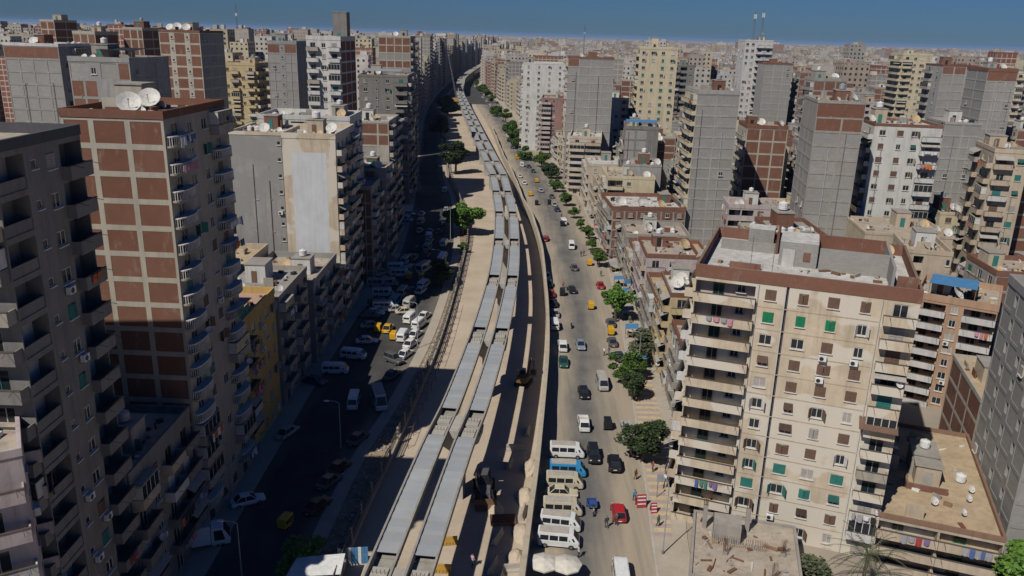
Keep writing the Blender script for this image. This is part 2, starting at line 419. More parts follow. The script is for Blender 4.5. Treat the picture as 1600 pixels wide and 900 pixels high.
 {'n': 'round_corner_block', 'x': 20.1, 'y': 305.0, 'z': 22.1, 'w': 12.0, 'd': 22, 'yaw': -6, 'wall': 'creamy', 'faces': {'f': 'B4 B4', 'l': 'B3 B3 B3 B3', 'r': '.3'}, 'label': 'cream rounded balcony block along the right street', 'cat': 'apartment block', 'storeys': 9, 'roofcol': 'white'},
 {'n': 'block_wall_tower', 'x': 19.5, 'y': 326.0, 'z': 50.3, 'w': 18.0, 'd': 18, 'yaw': -3, 'wall': 'dgrey2', 'faces': {'f': [(1, 'p2 g2 g2 g2'), (16, 'g2.5 g2.5 g2.5 g2.5')], 'l': 'B3 B3 B3 B3', 'r': 'w3 w3'}, 'label': 'tall grey blockwork tower beside the right street', 'cat': 'apartment block', 'storeys': 16, 'roofcol': 'conc', 'lwall': 'creamy', 'par': 'brick'},
 {'n': 'mauve_block', 'x': 11.8, 'y': 400.0, 'z': 29.0, 'w': 12.5, 'd': 20, 'yaw': -4, 'wall': 'mauve', 'faces': {'f': 'B4 w2 .4', 'l': 'B3 B3 B3 B3'}, 'label': 'mauve balcony block on the right street', 'cat': 'apartment block', 'storeys': 12, 'roofcol': 'conc'},
 {'n': 'white_terrace_block', 'x': 2.7, 'y': 425.0, 'z': 44.5, 'w': 21.6, 'd': 20, 'yaw': -4, 'wall': 'white2', 'faces': {'f': 'w3 w3 w3 w3', 'l': 'B3 B3 B3 B3'}, 'label': 'white block with a dark open top storey on the right street', 'cat': 'apartment block', 'storeys': 15, 'roofcol': 'conc'},
 {'n': 'yellow_round_tower', 'x': 50.0, 'y': 345.0, 'z': 54.5, 'w': 15.7, 'd': 18, 'yaw': -4, 'wall': 'yellow', 'faces': {'f': 'w2.4 w2.4 w2.4 w2.4', 'l': 'B3 B3 B3 B3', 'r': 'w3 w3 w3'}, 'label': 'tall pale yellow tower with four window columns and curved balconies', 'cat': 'apartment block', 'storeys': 18, 'roofcol': 'white', 'topblock': 3},
 {'n': 'dark_shed_block', 'x': 35.0, 'y': 262.0, 'z': 30.9, 'w': 10.8, 'd': 16, 'yaw': -6, 'wall': 'dgrey', 'faces': {'f': 'g3 g3 .3', 'l': 'B3 B3 B3'}, 'label': 'dark grey block with a blue roof sheet below the yellow tower', 'cat': 'apartment block', 'storeys': 9, 'roofcol': 'conc'},
 {'n': 'grey_low_block', 'x': 34.2, 'y': 240.0, 'z': 21.9, 'w': 9.5, 'd': 14, 'yaw': -6, 'wall': 'grey', 'faces': {'f': '.6', 'l': 'w3 w3'}, 'label': 'plain grey block behind the white roofed brick block', 'cat': 'apartment block', 'storeys': 6, 'roofcol': 'conc'},
 {'n': 'grey_brick_tower', 'x': 65.2, 'y': 178.0, 'z': 46.2, 'w': 9.9, 'd': 17, 'yaw': -9, 'wall': 'conc2', 'faces': {'f': [(1, 'P9'), (1, 'p5 p4'), (14, 'g5 g4')], 'l': [(2, '.9'), (14, 'g4 g3 g4')], 'r': 'p2 p2 p2'}, 'label': 'grey blockwork tower with red brick top storeys right of centre', 'cat': 'apartment block', 'storeys': 15, 'roofcol': 'conc'},
 {'n': 'white_balcony_block', 'x': 81.8, 'y': 186.0, 'z': 40.9, 'w': 14.6, 'd': 15, 'yaw': -8, 'wall': 'white2', 'faces': {'f': 's3 s3 s2 B3.4', 'l': 'w3 B3'}, 'label': 'white block with a dark balcony column on its right', 'cat': 'apartment block', 'storeys': 13, 'roofcol': 'white', 'par': 'brick'},
 {'n': 'slim_white_tower', 'x': 113.3, 'y': 420.0, 'z': 58.5, 'w': 13.9, 'd': 16, 'yaw': -3, 'wall': 'white', 'faces': {'f': 'w2 w2 B3 B3', 'r': 'g3 g3', 'l': 'w3 w3'}, 'label': 'slim white tower with aerials on its roof', 'cat': 'apartment block', 'storeys': 19, 'roofcol': 'conc', 'mast': 1},
 {'n': 'lemon_tower', 'x': 181.7, 'y': 395.0, 'z': 54.4, 'w': 13.4, 'd': 16, 'yaw': -5, 'wall': 'yellow', 'faces': {'f': 'B3 w2 w2 w2', 'l': 'B3 B3', 'r': 'w3 w3'}, 'label': 'pale lemon tower with water tanks on the right skyline', 'cat': 'apartment block', 'storeys': 18, 'roofcol': 'white'},
 {'n': 'grey_wall_block', 'x': 115.7, 'y': 390.0, 'z': 48.4, 'w': 12.9, 'd': 16, 'yaw': -4, 'wall': 'dgrey2', 'faces': {'f': 'g3 g3 g3', 'r': 'w3 w3'}, 'label': 'grey blockwork slab beside the slim white tower', 'cat': 'apartment block', 'storeys': 16, 'roofcol': 'conc'},
 {'n': 'grey_wall_block', 'x': 158.0, 'y': 310.0, 'z': 51.5, 'w': 12.8, 'd': 16, 'yaw': -5, 'wall': 'dgrey2', 'faces': {'f': [(1, 'p3 p3 p3'), (16, 'g3 g3 g3')], 'l': 'B3 w3'}, 'label': 'grey blockwork slab with a brick top right of the lemon tower', 'cat': 'apartment block', 'storeys': 17, 'roofcol': 'conc'},
 {'n': 'grey_wall_block', 'x': 148.0, 'y': 262.0, 'z': 51.9, 'w': 8.8, 'd': 17, 'yaw': -8, 'wall': 'dgrey2', 'faces': {'f': [(1, 'P9'), (16, 'g3 g3 g3')], 'l': 'g3 g3'}, 'label': 'grey slab with a deep red brick parapet near the right edge', 'cat': 'apartment block', 'storeys': 17, 'roofcol': 'conc'},
 {'n': 'red_panel_block', 'x': 68.1, 'y': 240.0, 'z': 34.4, 'w': 11.8, 'd': 14, 'yaw': -5, 'wall': 'conc', 'faces': {'f': 'p3 p3 p3', 'l': 'B3 B3 B3'}, 'label': 'block with a three by three grid of red brick panels', 'cat': 'apartment block', 'storeys': 9, 'roofcol': 'conc'},
 {'n': 'grey_side_block', 'x': 118.2, 'y': 225.0, 'z': 38.2, 'w': 9.6, 'd': 15, 'yaw': -8, 'wall': 'dgrey2', 'faces': {'f': 'g4 g4', 'l': 'w3 B3'}, 'label': 'plain grey block beside the white balcony block', 'cat': 'apartment block', 'storeys': 12, 'roofcol': 'conc'},
 {'n': 'balcony_end_block', 'x': 100.8, 'y': 170.0, 'z': 37.8, 'w': 6.7, 'd': 15, 'yaw': -15, 'wall': 'sandw', 'faces': {'f': 'B4 w3', 'l': 'B3 w2 B3'}, 'label': 'sand coloured block with round balconies at the right edge', 'cat': 'apartment block', 'storeys': 11, 'roofcol': 'conc'},
 {'n': 'brown_roof_block', 'x': 72.8, 'y': 162.0, 'z': 21.0, 'w': 17.2, 'd': 16, 'yaw': -8, 'wall': 'sandw', 'faces': {'f': '.9', 'l': '.9', 'r': 'w3'}, 'label': 'low block with a long beige wall and a cluttered grey roof', 'cat': 'apartment block', 'storeys': 6, 'roofcol': 'conc'},
 {'n': 'street_row_block', 'x': 26.2, 'y': 113.5, 'z': 13.5, 'w': 13, 'd': 12, 'yaw': -3, 'wall': 'grey', 'faces': {'f': 'g3 g3 g3', 'l': 'B3 w2 B3 B3'}, 'label': 'low grey block with laundry filled balconies next to the cream block', 'cat': 'apartment block', 'storeys': 4, 'roofcol': 'conc'},
 {'n': 'street_row_block', 'x': 26.6, 'y': 127.5, 'z': 17.5, 'w': 12, 'd': 13, 'yaw': -3, 'wall': 'ochre2', 'faces': {'f': 'B3.4 .3 g4', 'l': 'B3 B3 B3 B3'}, 'label': 'narrow yellow block with stacked balconies on the right street', 'cat': 'apartment block', 'storeys': 6, 'roofcol': 'white'},
 {'n': 'street_row_block', 'x': 27, 'y': 143, 'z': 12.5, 'w': 18, 'd': 14, 'yaw': -2, 'wall': 'grey', 'faces': {'f': 'g4 g4 g4', 'l': 'B3 B3 B3 B3'}, 'label': 'low block with a rubble covered roof on the right street', 'cat': 'apartment block', 'storeys': 4, 'roofcol': 'sand'},
 {'n': 'street_row_block', 'x': 27.6, 'y': 160, 'z': 15.5, 'w': 11, 'd': 15, 'yaw': -2, 'wall': 'pinkw', 'faces': {'f': 'B3 w2 .3', 'l': 'B3 B3 B3 B3'}, 'label': 'cream and pink block in front of the rubble strewn roof', 'cat': 'apartment block', 'storeys': 5, 'roofcol': 'conc'},
 {'n': 'street_row_block', 'x': 28, 'y': 177.5, 'z': 11, 'w': 17, 'd': 14, 'yaw': -2, 'wall': 'sandw', 'faces': {'f': 'w3 w3 w3', 'l': 'B3 B3 B3 B3'}, 'label': 'low sand coloured block before the brown brick block', 'cat': 'apartment block', 'storeys': 4, 'roofcol': 'sand'},
 {'n': 'street_row_block', 'x': 28, 'y': 194, 'z': 11.5, 'w': 16, 'd': 15, 'yaw': -2, 'wall': 'conc2', 'faces': {'f': 'g3 g3 g3', 'l': 'B3 B3 B3 B3'}, 'label': 'low grey block right in front of the brown brick block', 'cat': 'apartment block', 'storeys': 4, 'roofcol': 'conc'},
 {'n': 'street_row_block', 'x': 27.3, 'y': 235, 'z': 19, 'w': 14, 'd': 17, 'yaw': 0, 'wall': 'yellow', 'faces': {'f': 'A4 w3 .5', 'l': 'B3 B3 B3 B3'}, 'label': 'yellow balcony block behind the white roofed brick block', 'cat': 'apartment block', 'storeys': 6, 'roofcol': 'conc'},
 {'n': 'street_row_block', 'x': 26.8, 'y': 255, 'z': 13, 'w': 16, 'd': 18, 'yaw': 0, 'wall': 'sandw', 'faces': {'f': 'w3 p3 p3', 'l': 'B3 B3 B3 B3'}, 'label': 'low sand block with a brick shed on its roof, right street', 'cat': 'apartment block', 'storeys': 4, 'roofcol': 'conc'},
 {'n': 'street_row_block', 'x': 25.5, 'y': 277, 'z': 16, 'w': 14, 'd': 20, 'yaw': 0, 'wall': 'creamy', 'faces': {'f': 'w3 w3 w3', 'l': 'B3 B3 B3 B3'}, 'label': 'cream block before the rounded balcony block', 'cat': 'apartment block', 'storeys': 5, 'roofcol': 'white'},
 {'n': 'unfinished_block', 'x': 19.6, 'y': 71.5, 'z': 4.2, 'w': 11.5, 'd': 12.5, 'yaw': -14, 'wall': 'conc2', 'faces': {'f': 'g3 g3'}, 'label': 'unfinished concrete ground floor with rebar stubs in front of the cream block', 'cat': 'building', 'storeys': 1, 'roofcol': 'conc', 'par': 'conc2', 'rebar': 1, 'zz': 1},
]
VEH = [
 ('van', 13.1, 75.9, 88, 'white', 'white van at the bottom edge of the right carriageway'),
 ('hatch', 14.3, 88.3, 90, 'red', 'bright red hatchback on the right carriageway'),
 ('cargo_trike', 11.1, 89.3, -88, 'blue', 'blue cargo tricycle beside the red hatchback'),
 ('suv', 12.4, 102.5, -90, 'black', 'black open jeep beside the parked minibuses'),
 ('suv', 15.1, 100.3, 88, 'black', 'black car with its shadow ahead of the red hatchback'),
 ('sedan', 18.7, 104.9, 92, 'black', 'black car parked under the big street tree'),
 ('sedan', 18.5, 111.5, 92, 'silver', 'silver car parked beside the big street tree'),
 ('pickup', 11.7, 112.1, -90, 'white', 'small white pickup with an open bed'),
 ('tuktuk', 15.4, 112.3, 90, 'black', 'black tuk-tuk right of the small white pickup'),
 ('sedan', 12.6, 123.8, -88, 'black', 'black saloon alone in the middle of the carriageway'),
 ('minibus', 16.1, 127.6, -88, 'silver', 'silver minibus with a grey roof'),
 ('sedan', 13.7, 145.6, -88, 'silverblue', 'silver blue saloon in the left lane'),
 ('pickup', 10.1, 144.4, -90, 'white', 'white pickup parked by the site wall'),
 ('sedan', 9.9, 136.8, -92, 'green', 'dark green saloon parked by the site wall'),
 ('sedan', 20.5, 140.3, 100, 'navy', 'dark blue car parked beside the striped pavement'),
 ('sedan', 20.1, 147.8, 92, 'grey', 'dark grey car beside the yellow canopied tuk-tuk'),
 ('tuktuk', 20.4, 153.5, 92, 'yellow', 'yellow canopied tuk-tuk at the kerb'),
 ('sedan', 21.0, 158.8, 92, 'grey', 'grey car ahead of the yellow canopied tuk-tuk'),
 ('motorbike', 12.6, 156.6, 90, 'black', 'motorbike riding up the right carriageway'),
 ('tuktuk', 17.7, 169.3, 90, 'yellow', 'yellow tuk-tuk in the open carriageway'),
 ('tuktuk', 11.8, 178.5, 90, 'black', 'black tuk-tuk beside the row of parked cars'),
 ('sedan', 14.2, 181.1, 100, 'black', 'dark saloon near the black tuk-tuk'),
 ('sedan', 21.4, 185.3, 92, 'red', 'dark red car parked under the street trees'),
 ('sedan', 16.0, 200.3, 95, 'grey', 'dark grey saloon below the white van'),
 ('tuktuk', 20.4, 205.0, 90, 'yellow', 'yellow tuk-tuk at the kerb under a tree'),
 ('van', 16.7, 222.0, -92, 'white', 'white van on the bend of the right carriageway'),
 ('hatch', 9.6, 230.1, 80, 'red', 'red three wheeler near the site wall'),
 ('tuktuk', 15.4, 249.9, 95, 'black', 'black tuk-tuk beyond the white van'),
 ('tuktuk', 7.9, 282.1, 95, 'black', 'dark tuk-tuk ahead of the orange tuk-tuk'),
 ('tuktuk', 5.8, 298.5, 95, 'yellow', 'orange yellow tuk-tuk in the distance'),
 ('sedan', 2.4, 293.1, 95, 'white', 'white saloon close to the site wall in the distance'),
 ('sedan', 3.8, 322.5, 96, 'white', 'white saloon, nearer of the pair in the distance'),
 ('sedan', 2.0, 339.0, 96, 'white', 'white saloon, farther of the pair in the distance'),
 ('minibus', 2.9, 368.6, 96, 'white', 'white minibus far up the right street'),
 ('tuktuk', 12.5, 283.9, 95, 'black', 'black tuk-tuk at the right kerb in the distance'),
 ('sedan', 13.9, 295.9, 95, 'grey', 'grey car parked at the right kerb in the distance'),
 ('sedan', 7.9, 353.3, 95, 'green', 'dark green car parked near the bend'),
 ('van', 17.0, 523.4, 100, 'silver', 'grey van where the right street bends'),
 ('sedan', 12.5, 549.1, 100, 'white', 'white car at the far bend'),
 ('sedan', 2.0, 419.4, 96, 'silver', 'silver car on the far carriageway'),
 ('sedan', -0.1, 455.3, 97, 'black', 'black car on the far carriageway'),
 ('sedan', -3.9, 507.6, 98, 'white', 'white car among the far traffic'),
 ('sedan', -9.4, 564.0, 98, 'grey', 'grey car among the far traffic'),
 ('sedan', 9.2, 177.7, 92, 'red', 'red car in the row parked along the site wall'),
 ('sedan', 9.5, 170.8, 92, 'black', 'black car in the row parked along the site wall'),
 ('sedan', 9.5, 163.9, 92, 'silver', 'silver car in the row parked along the site wall'),
 ('van', 9.0, 156.3, 92, 'white', 'white van at the near end of the row along the site wall'),
 ('sedan', 9.0, 185.7, 92, 'green', 'dark teal car in the row parked along the site wall'),
 ('sedan', 8.6, 192.1, 92, 'white', 'white car, farthest of the row along the site wall'),
 ('minibus', 8.6, 103.1, -2, 'white', 'white minibus, farthest of the row parked nose out'),
 ('minibus', 8.4, 97.9, -2, 'bluebus', 'white and blue minibus in the row parked nose out'),
 ('minibus', 7.8, 94.8, -2, 'beige', 'beige minibus next to the blue one'),
 ('sedan', 7.3, 92.5, -2, 'beige', 'pale saloon wedged between the parked minibuses'),
 ('minibus', 7.2, 88.5, -2, 'beige', 'cream minibus in the middle of the parked row'),
 ('minibus', 6.8, 85.3, -8, 'white', 'white minibus parked at a slant'),
 ('minibus', 6.4, 81.9, -6, 'white', 'white minibus, nearest of the row parked nose out'),
 ('bigvan', -21.1, 118.2, -72, 'white', 'large white van at the kerb of the left carriageway'),
 ('van', -25.1, 117.5, -85, 'white', 'white van driving down the shaded left carriageway'),
 ('van', -28.9, 137.0, -10, 'white', 'white minivan entering from the left side street'),
 ('van', -30.8, 130.1, 2, 'white', 'white minivan in shade beside the building corner'),
 ('sedan', -20.6, 128.9, 70, 'grey', 'grey saloon parked at the left kerb'),
 ('suv', -21.3, 135.5, -40, 'grey', 'dark four wheel drive turning in the sunlit patch'),
 ('sedan', -19.6, 138.6, 70, 'white', 'white saloon at the kerb beside the dark four wheel drive'),
 ('sedan', -19.3, 143.8, 72, 'white', 'white saloon, nearest of the kerb row in sun'),
 ('sedan', -19.0, 149.0, 72, 'white', 'white car in the sunlit kerb row'),
 ('van', -18.9, 154.5, 74, 'white', 'white van at the top of the sunlit kerb row'),
 ('van', -21.2, 157.8, 78, 'white', 'white minivan double parked beside the kerb row'),
 ('tuktuk', -23.0, 147.3, 85, 'yellow', 'yellow tuk-tuk at the edge of the shade'),
 ('van', -21.3, 147.4, 85, 'white', 'small white van next to the yellow tuk-tuk'),
 ('sedan', -18.4, 160.0, 74, 'white', 'white hatchback at the far end of the kerb row'),
 ('sedan', -27.9, 144.8, 10, 'white', 'white saloon parked in shade by the left pavement'),
 ('sedan', -28.6, 153.3, 20, 'silver', 'silver saloon in the shade'),
 ('tuktuk', -26.7, 151.3, 85, 'yellow', 'yellow tuk-tuk in the shade'),
 ('sedan', -24.9, 151.8, 85, 'yellow', 'yellow taxi in the shade'),
 ('minibus', -29.3, 173.8, 8, 'white', 'white minibus parked across the shaded lot'),
 ('minibus', -29.6, 181.6, 8, 'silver', 'silver minibus parked across the shaded lot'),
 ('minibus', -25.9, 168.7, 80, 'bluebus', 'blue and white minibus in the shade'),
 ('minibus', -22.6, 167.6, 80, 'silver', 'silver minibus near the kerb in the shade'),
 ('bigvan', -22.5, 194.7, 72, 'white', 'long white bus with a grey roof in the shade'),
 ('minibus', -27.7, 189.7, 5, 'white', 'white minibus lit at the end of the lot'),
 ('tuktuk', -25.2, 187.8, 80, 'yellow', 'orange tuk-tuk beside the lit minibus'),
 ('tuktuk', -22.2, 187.5, 80, 'yellow', 'orange tuk-tuk beside the long bus'),
 ('van', -29.4, 195.2, 3, 'white', 'white van in the back row of the lot'),
 ('van', -25.8, 193.8, 80, 'silver', 'silver van in the back row of the lot'),
 ('van', -18.8, 203.5, 82, 'white', 'white van in the line by the far lamp'),
 ('van', -18.7, 206.7, 82, 'white', 'white van behind the line by the far lamp'),
 ('van', -19.7, 220.9, 84, 'white', 'white minivan beneath the round tree'),
 ('sedan', -23.1, 267.2, 88, 'silver', 'silver car in front of the round tree'),
 ('van', -34.6, 250.1, -25, 'white', 'white van in the sunlit gap of the far left street'),
 ('sedan', -34.6, 259.6, -20, 'white', 'white car in the sunlit gap of the far left street'),
 ('sedan', -36.7, 256.4, -10, 'silver', 'silver car in the sunlit gap of the far left street'),
 ('van', -26.6, 301.4, 88, 'white', 'white van beside the shaded fence'),
 ('sedan', -23.4, 208.1, 82, 'navy', 'blue car in the shade of the far lot'),
 ('sedan', -26.6, 214.5, 82, 'navy', 'dark blue van in the shade of the far lot'),
 ('sedan', -24.1, 224.8, 84, 'silver', 'silver car in deep shade'),
 ('truck', -35.1, 80.1, 20, 'white', 'white box truck in deep shade at the bottom left'),
 ('tuktuk', -26.6, 84.1, 75, 'yellow', 'yellow tuk-tuk in deep shade'),
 ('sedan', -23.8, 88.0, 65, 'black', 'dark car, nearest of the row parked at the shaded kerb'),
 ('sedan', -23.6, 93.8, 66, 'grey', 'dark grey car, middle of the row parked at the shaded kerb'),
 ('sedan', -23.1, 97.4, 66, 'black', 'dark car, farthest of the row parked at the shaded kerb'),
 ('sedan', -32.9, 88.7, 30, 'white', 'white bonneted car in deep shade by the left pavement'),
 ('sedan', -32.9, 107.0, 70, 'silver', 'silver car in deep shade by the left pavement'),
 ('sedan', -22.1, 105.7, 68, 'navy', 'navy car at the shaded kerb'),
 ('sedan', -33.3, 125.4, -20, 'navy', 'dark blue car by the corner of the side street'),
 ('sedan', -30.0, 159.4, 9.820415535171344, 'grey', 'first vehicle of the first shaded row parked in the left street'),
 ('sedan', -29.2, 161.1, 4.005420578620852, 'white', 'second vehicle of the first shaded row parked in the left street'),
 ('sedan', -28.5, 162.8, 15.586213269209619, 'white', 'third vehicle of the first shaded row parked in the left street'),
 ('minibus', -27.7, 164.6, 7.832628020954713, 'white', 'fourth vehicle of the first shaded row parked in the left street'),
 ('minibus', -32.0, 181.2, 7.866095256976678, 'silver', 'first vehicle of the second shaded row parked in the left street'),
 ('sedan', -32.3, 186.0, 12.92687236115085, 'beige', 'second vehicle of the second shaded row parked in the left street'),
 ('sedan', -32.6, 191.1, 4.315818509169048, 'beige', 'third vehicle of the second shaded row parked in the left street'),
 ('minibus', -25.1, 175.2, 83.95480088621665, 'beige', 'first vehicle of the third shaded row parked in the left street'),
 ('sedan', -24.1, 176.2, 86.13138789755398, 'grey', 'second vehicle of the third shaded row parked in the left street'),
 ('sedan', -23.2, 177.2, 80.34568704369212, 'navy', 'third vehicle of the third shaded row parked in the left street'),
 ('minibus', -27.9, 202.1, 79.34254896935411, 'white', 'first vehicle of the fourth shaded row parked in the left street'),
 ('van', -27.1, 203.9, 82.40896635963787, 'grey', 'second vehicle of the fourth shaded row parked in the left street'),
 ('sedan', -26.3, 205.7, 85.41647604516295, 'beige', 'third vehicle of the fourth shaded row parked in the left street'),
 ('van', -29.2, 166.3, 23.934850304311873, 'grey', 'first vehicle of the fifth shaded row parked in the left street'),
 ('sedan', -27.0, 165.0, 25.192846581285277, 'silver', 'second vehicle of the fifth shaded row parked in the left street'),
 ('sedan', -24.9, 163.7, 21.601741405848543, 'silver', 'third vehicle of the fifth shaded row parked in the left street'),
 ('sedan', -22.8, 162.4, 17.6518928728145, 'beige', 'fourth vehicle of the fifth shaded row parked in the left street'),
 ('sedan', -21.2, 177.1, 75.07624955476736, 'white', 'first vehicle of the sixth shaded row parked in the left street'),
 ('van', -21.0, 181.3, 75.4018927164264, 'white', 'second vehicle of the sixth shaded row parked in the left street'),
 ('minibus', -23.8, 215.7, 83.74736792317063, 'silver', 'first vehicle of the seventh shaded row parked in the left street'),
 ('sedan', -24.3, 221.9, 85.80493136251617, 'silver', 'second vehicle of the seventh shaded row parked in the left street'),
 ('van', -24.8, 228.4, 90.0080457507556, 'white', 'third vehicle of the seventh shaded row parked in the left street'),
 ('sedan', -25.3, 235.3, 82.26496000093736, 'silver', 'fourth vehicle of the seventh shaded row parked in the left street'),
 ('sedan', -28.4, 235.8, 87.77584654089023, 'beige', 'first vehicle of the eighth shaded row parked in the left street'),
 ('minibus', -29.4, 247.1, 84.49558583295985, 'beige', 'second vehicle of the eighth shaded row parked in the left street'),
 ('sedan', -30.5, 259.5, 83.46979035080982, 'white', 'third vehicle of the eighth shaded row parked in the left street'),
 ('sedan', -22.6, 234.9, 80.6458656655564, 'navy', 'first vehicle of the ninth shaded row parked in the left street'),
 ('sedan', -23.1, 246.3, 81.15177881547572, 'navy', 'second vehicle of the ninth shaded row parked in the left street'),
 ('sedan', 10.1, 306.9, 99.05664919162214, 'silver', 'first vehicle going up the distant right street'),
 ('hatch', 14.8, 272.2, 97.70217110741697, 'navy', 'second vehicle going up the distant right street'),
 ('tuktuk', 8.8, 327.7, 98.83908254141059, 'yellow', 'third vehicle going up the distant right street'),
 ('sedan', 6.1, 365.5, 96.1668666620866, 'navy', 'fourth vehicle going up the distant right street'),
 ('van', 0.7, 392.1, 98.05672977987919, 'yellow', 'fifth vehicle going up the distant right street'),
 ('sedan', -2.1, 428.4, 92.92145382959514, 'grey', 'sixth vehicle going up the distant right street'),
 ('tuktuk', 3.5, 447.8, 95.87663997133279, 'black', 'seventh vehicle going up the distant right street'),
 ('sedan', 5.8, 477.2, 91.21873358919787, 'silver', 'eighth vehicle going up the distant right street'),
 ('van', -5.1, 477.8, 96.89415563656226, 'white', 'ninth vehicle going up the distant right street'),
 ('sedan', -1.2, 526.2, 93.56312210133198, 'navy', 'tenth vehicle going up the distant right street'),
 ('van', 2.1, 505.6, 100.27597109354083, 'grey', 'eleventh vehicle going up the distant right street'),
 ('tuktuk', -8.7, 524.4, 100.26929912561877, 'yellow', 'twelfth vehicle going up the distant right street'),
 ('hatch', -13.3, 594.4, 95.85404582827817, 'navy', 'thirteenth vehicle going up the distant right street'),
 ('tuktuk', -8.5, 615.4, 95.9202211307127, 'yellow', 'fourteenth vehicle going up the distant right street'),
 ('tuktuk', -16.1, 628.6, 94.05673529464518, 'navy', 'fifteenth vehicle going up the distant right street'),
 ('van', -12.9, 663.0, 94.66477024996603, 'black', 'sixteenth vehicle going up the distant right street'),
 ('hatch', -20.0, 672.6, 94.76042795884999, 'grey', 'seventeenth vehicle going up the distant right street'),
 ('van', -17.3, 711.8, 97.46099004136633, 'navy', 'eighteenth vehicle going up the distant right street'),
 ('sedan', 12.1, 421.4, 100.36612366346196, 'grey', 'nineteenth vehicle going up the distant right street'),
 ('hatch', 14.0, 442.0, 91.06192308841526, 'navy', 'twentieth vehicle going up the distant right street'),
 ('sedan', 13.9, 321.2, 95, 'silver', 'first car parked at the kerb of the distant right street'),
 ('sedan', 13.4, 366.8, 95, 'white', 'second car parked at the kerb of the distant right street'),
 ('van', 13.2, 390.3, 95, 'black', 'third car parked at the kerb of the distant right street'),
 ('van', 10.8, 457.7, 95, 'white', 'fourth car parked at the kerb of the distant right street'),
 ('sedan', 14.2, 280.8, 95, 'silver', 'fifth car parked at the kerb of the distant right street'),
 ('van', 16.0, 252.7, 95, 'white', 'sixth car parked at the kerb of the distant right street'),
 ('van', -24.9, 737.1, 98, 'red', 'first of the tiny vehicles at the far end of the street'),
 ('van', -31.9, 797.2, 98, 'white', 'second of the tiny vehicles at the far end of the street'),
 ('van', -27.2, 722.1, 98, 'silver', 'third of the tiny vehicles at the far end of the street'),
 ('sedan', -36.2, 821.7, 98, 'black', 'fourth of the tiny vehicles at the far end of the street'),
 ('van', -19.2, 649.5, 98, 'silver', 'fifth of the tiny vehicles at the far end of the street'),
 ('sedan', -41.9, 887.4, 98, 'silver', 'sixth of the tiny vehicles at the far end of the street'),
 ('sedan', -48.6, 964.2, 98, 'black', 'seventh of the tiny vehicles at the far end of the street'),
 ('sedan', -32.7, 772.3, 98, 'white', 'eighth of the tiny vehicles at the far end of the street'),
 ('sedan', -22.7, 690.4, 98, 'white', 'ninth of the tiny vehicles at the far end of the street'),
 ('sedan', -48.2, 928.6, 98, 'white', 'tenth of the tiny vehicles at the far end of the street'),
]
TREES = [
 ('round', 19.3, 102.0, 6.5, 3.3, 'big dark street tree on the right pavement'),
 ('round', 20.7, 122.5, 5, 2.6, 'bright green street tree behind the big dark one'),
 ('round', 20.9, 129.8, 5.5, 3.2, 'wide green street tree beside the striped pavement'),
 ('round', 22.3, 160.9, 8, 3.6, 'tall fresh green street tree on the right street'),
 ('round', 24.5, 138.4, 6, 3, 'grey green tree against the building fronts'),
 ('round', 22.6, 202.8, 5.0, 2.6, 'street tree above the yellow tuk-tuk'),
 ('round', 22.4, 219.8, 3.4, 1.7, 'street tree near the brown brick block'),
 ('round', 22.4, 233.1, 4.0, 2.0, 'street tree beside the brown brick block'),
 ('round', 21.1, 246.2, 3.2, 1.7, 'low street tree along the kerb'),
 ('round', 20.1, 261.7, 3.6, 1.9, 'street tree by the yellow balcony block'),
 ('round', 18.6, 281.4, 5, 2.8, 'leafy street tree before the rounded block'),
 ('round', 15.5, 338.1, 6, 3.8, 'wide dark tree near the bend'),
 ('round', 12.8, 345.7, 5.5, 3.2, 'dark tree next to the wide one near the bend'),
 ('round', 15.9, 307.7, 5, 3, 'small tree on the kerb beyond the bend'),
 ('round', 4.5, 388.6, 6, 4, 'green tree far up the right street'),
 ('round', -3.8, 497.4, 7, 5, 'pale green tree among the far traffic'),
 ('round', -15.3, 598.6, 8, 6, 'far green tree in the middle of the street'),
 ('round', -25.6, 342.6, 14, 7, 'large dark tree over the left street'),
 ('round', -15.4, 233.5, 9.5, 5.2, 'round bright green tree at the site fence'),
 ('round', -17.2, 183.3, 6, 3.6, 'dark shaded tree by the left kerb'),
 ('round', -50.5, 598.2, 13, 8, 'dark tree mass far up the left street'),
 ('round', -43.1, 466.1, 12, 7, 'dark shaded tree behind the large dark tree'),
 ('round', -13.7, 213.8, 3, 1.6, 'small sapling beside the site fence'),
 ('bush', -22.2, 75.7, 3.2, 2.6, 'bright green bush at the bottom of the left street'),
 ('bush', 33.7, 74.6, 4.0, 2.8, 'grey green bushy tree below the cream block'),
 ('palm', 39.7, 74.8, 7.5, 4.2, 'grey green date palm at the bottom right'),
 ('bush', 57.2, 75.0, 6, 4, 'fresh green tree in the bottom right corner'),
 ('round', -22.7, 723.7, 7, 4, 'nearest of the loose line of trees down the far street'),
 ('round', -29.5, 781.5, 8, 5, 'second of the loose line of trees down the far street'),
 ('round', -7.5, 556.1, 9, 4, 'third of the loose line of trees down the far street'),
 ('round', -37.8, 858.6, 7, 5, 'fourth of the loose line of trees down the far street'),
 ('round', -46.1, 929.5, 8, 4, 'fifth of the loose line of trees down the far street'),
 ('round', -0.0, 428.8, 9, 5, 'sixth of the loose line of trees down the far street'),
 ('round', 12.0, 366.5, 7, 4, 'seventh of the loose line of trees down the far street'),
]
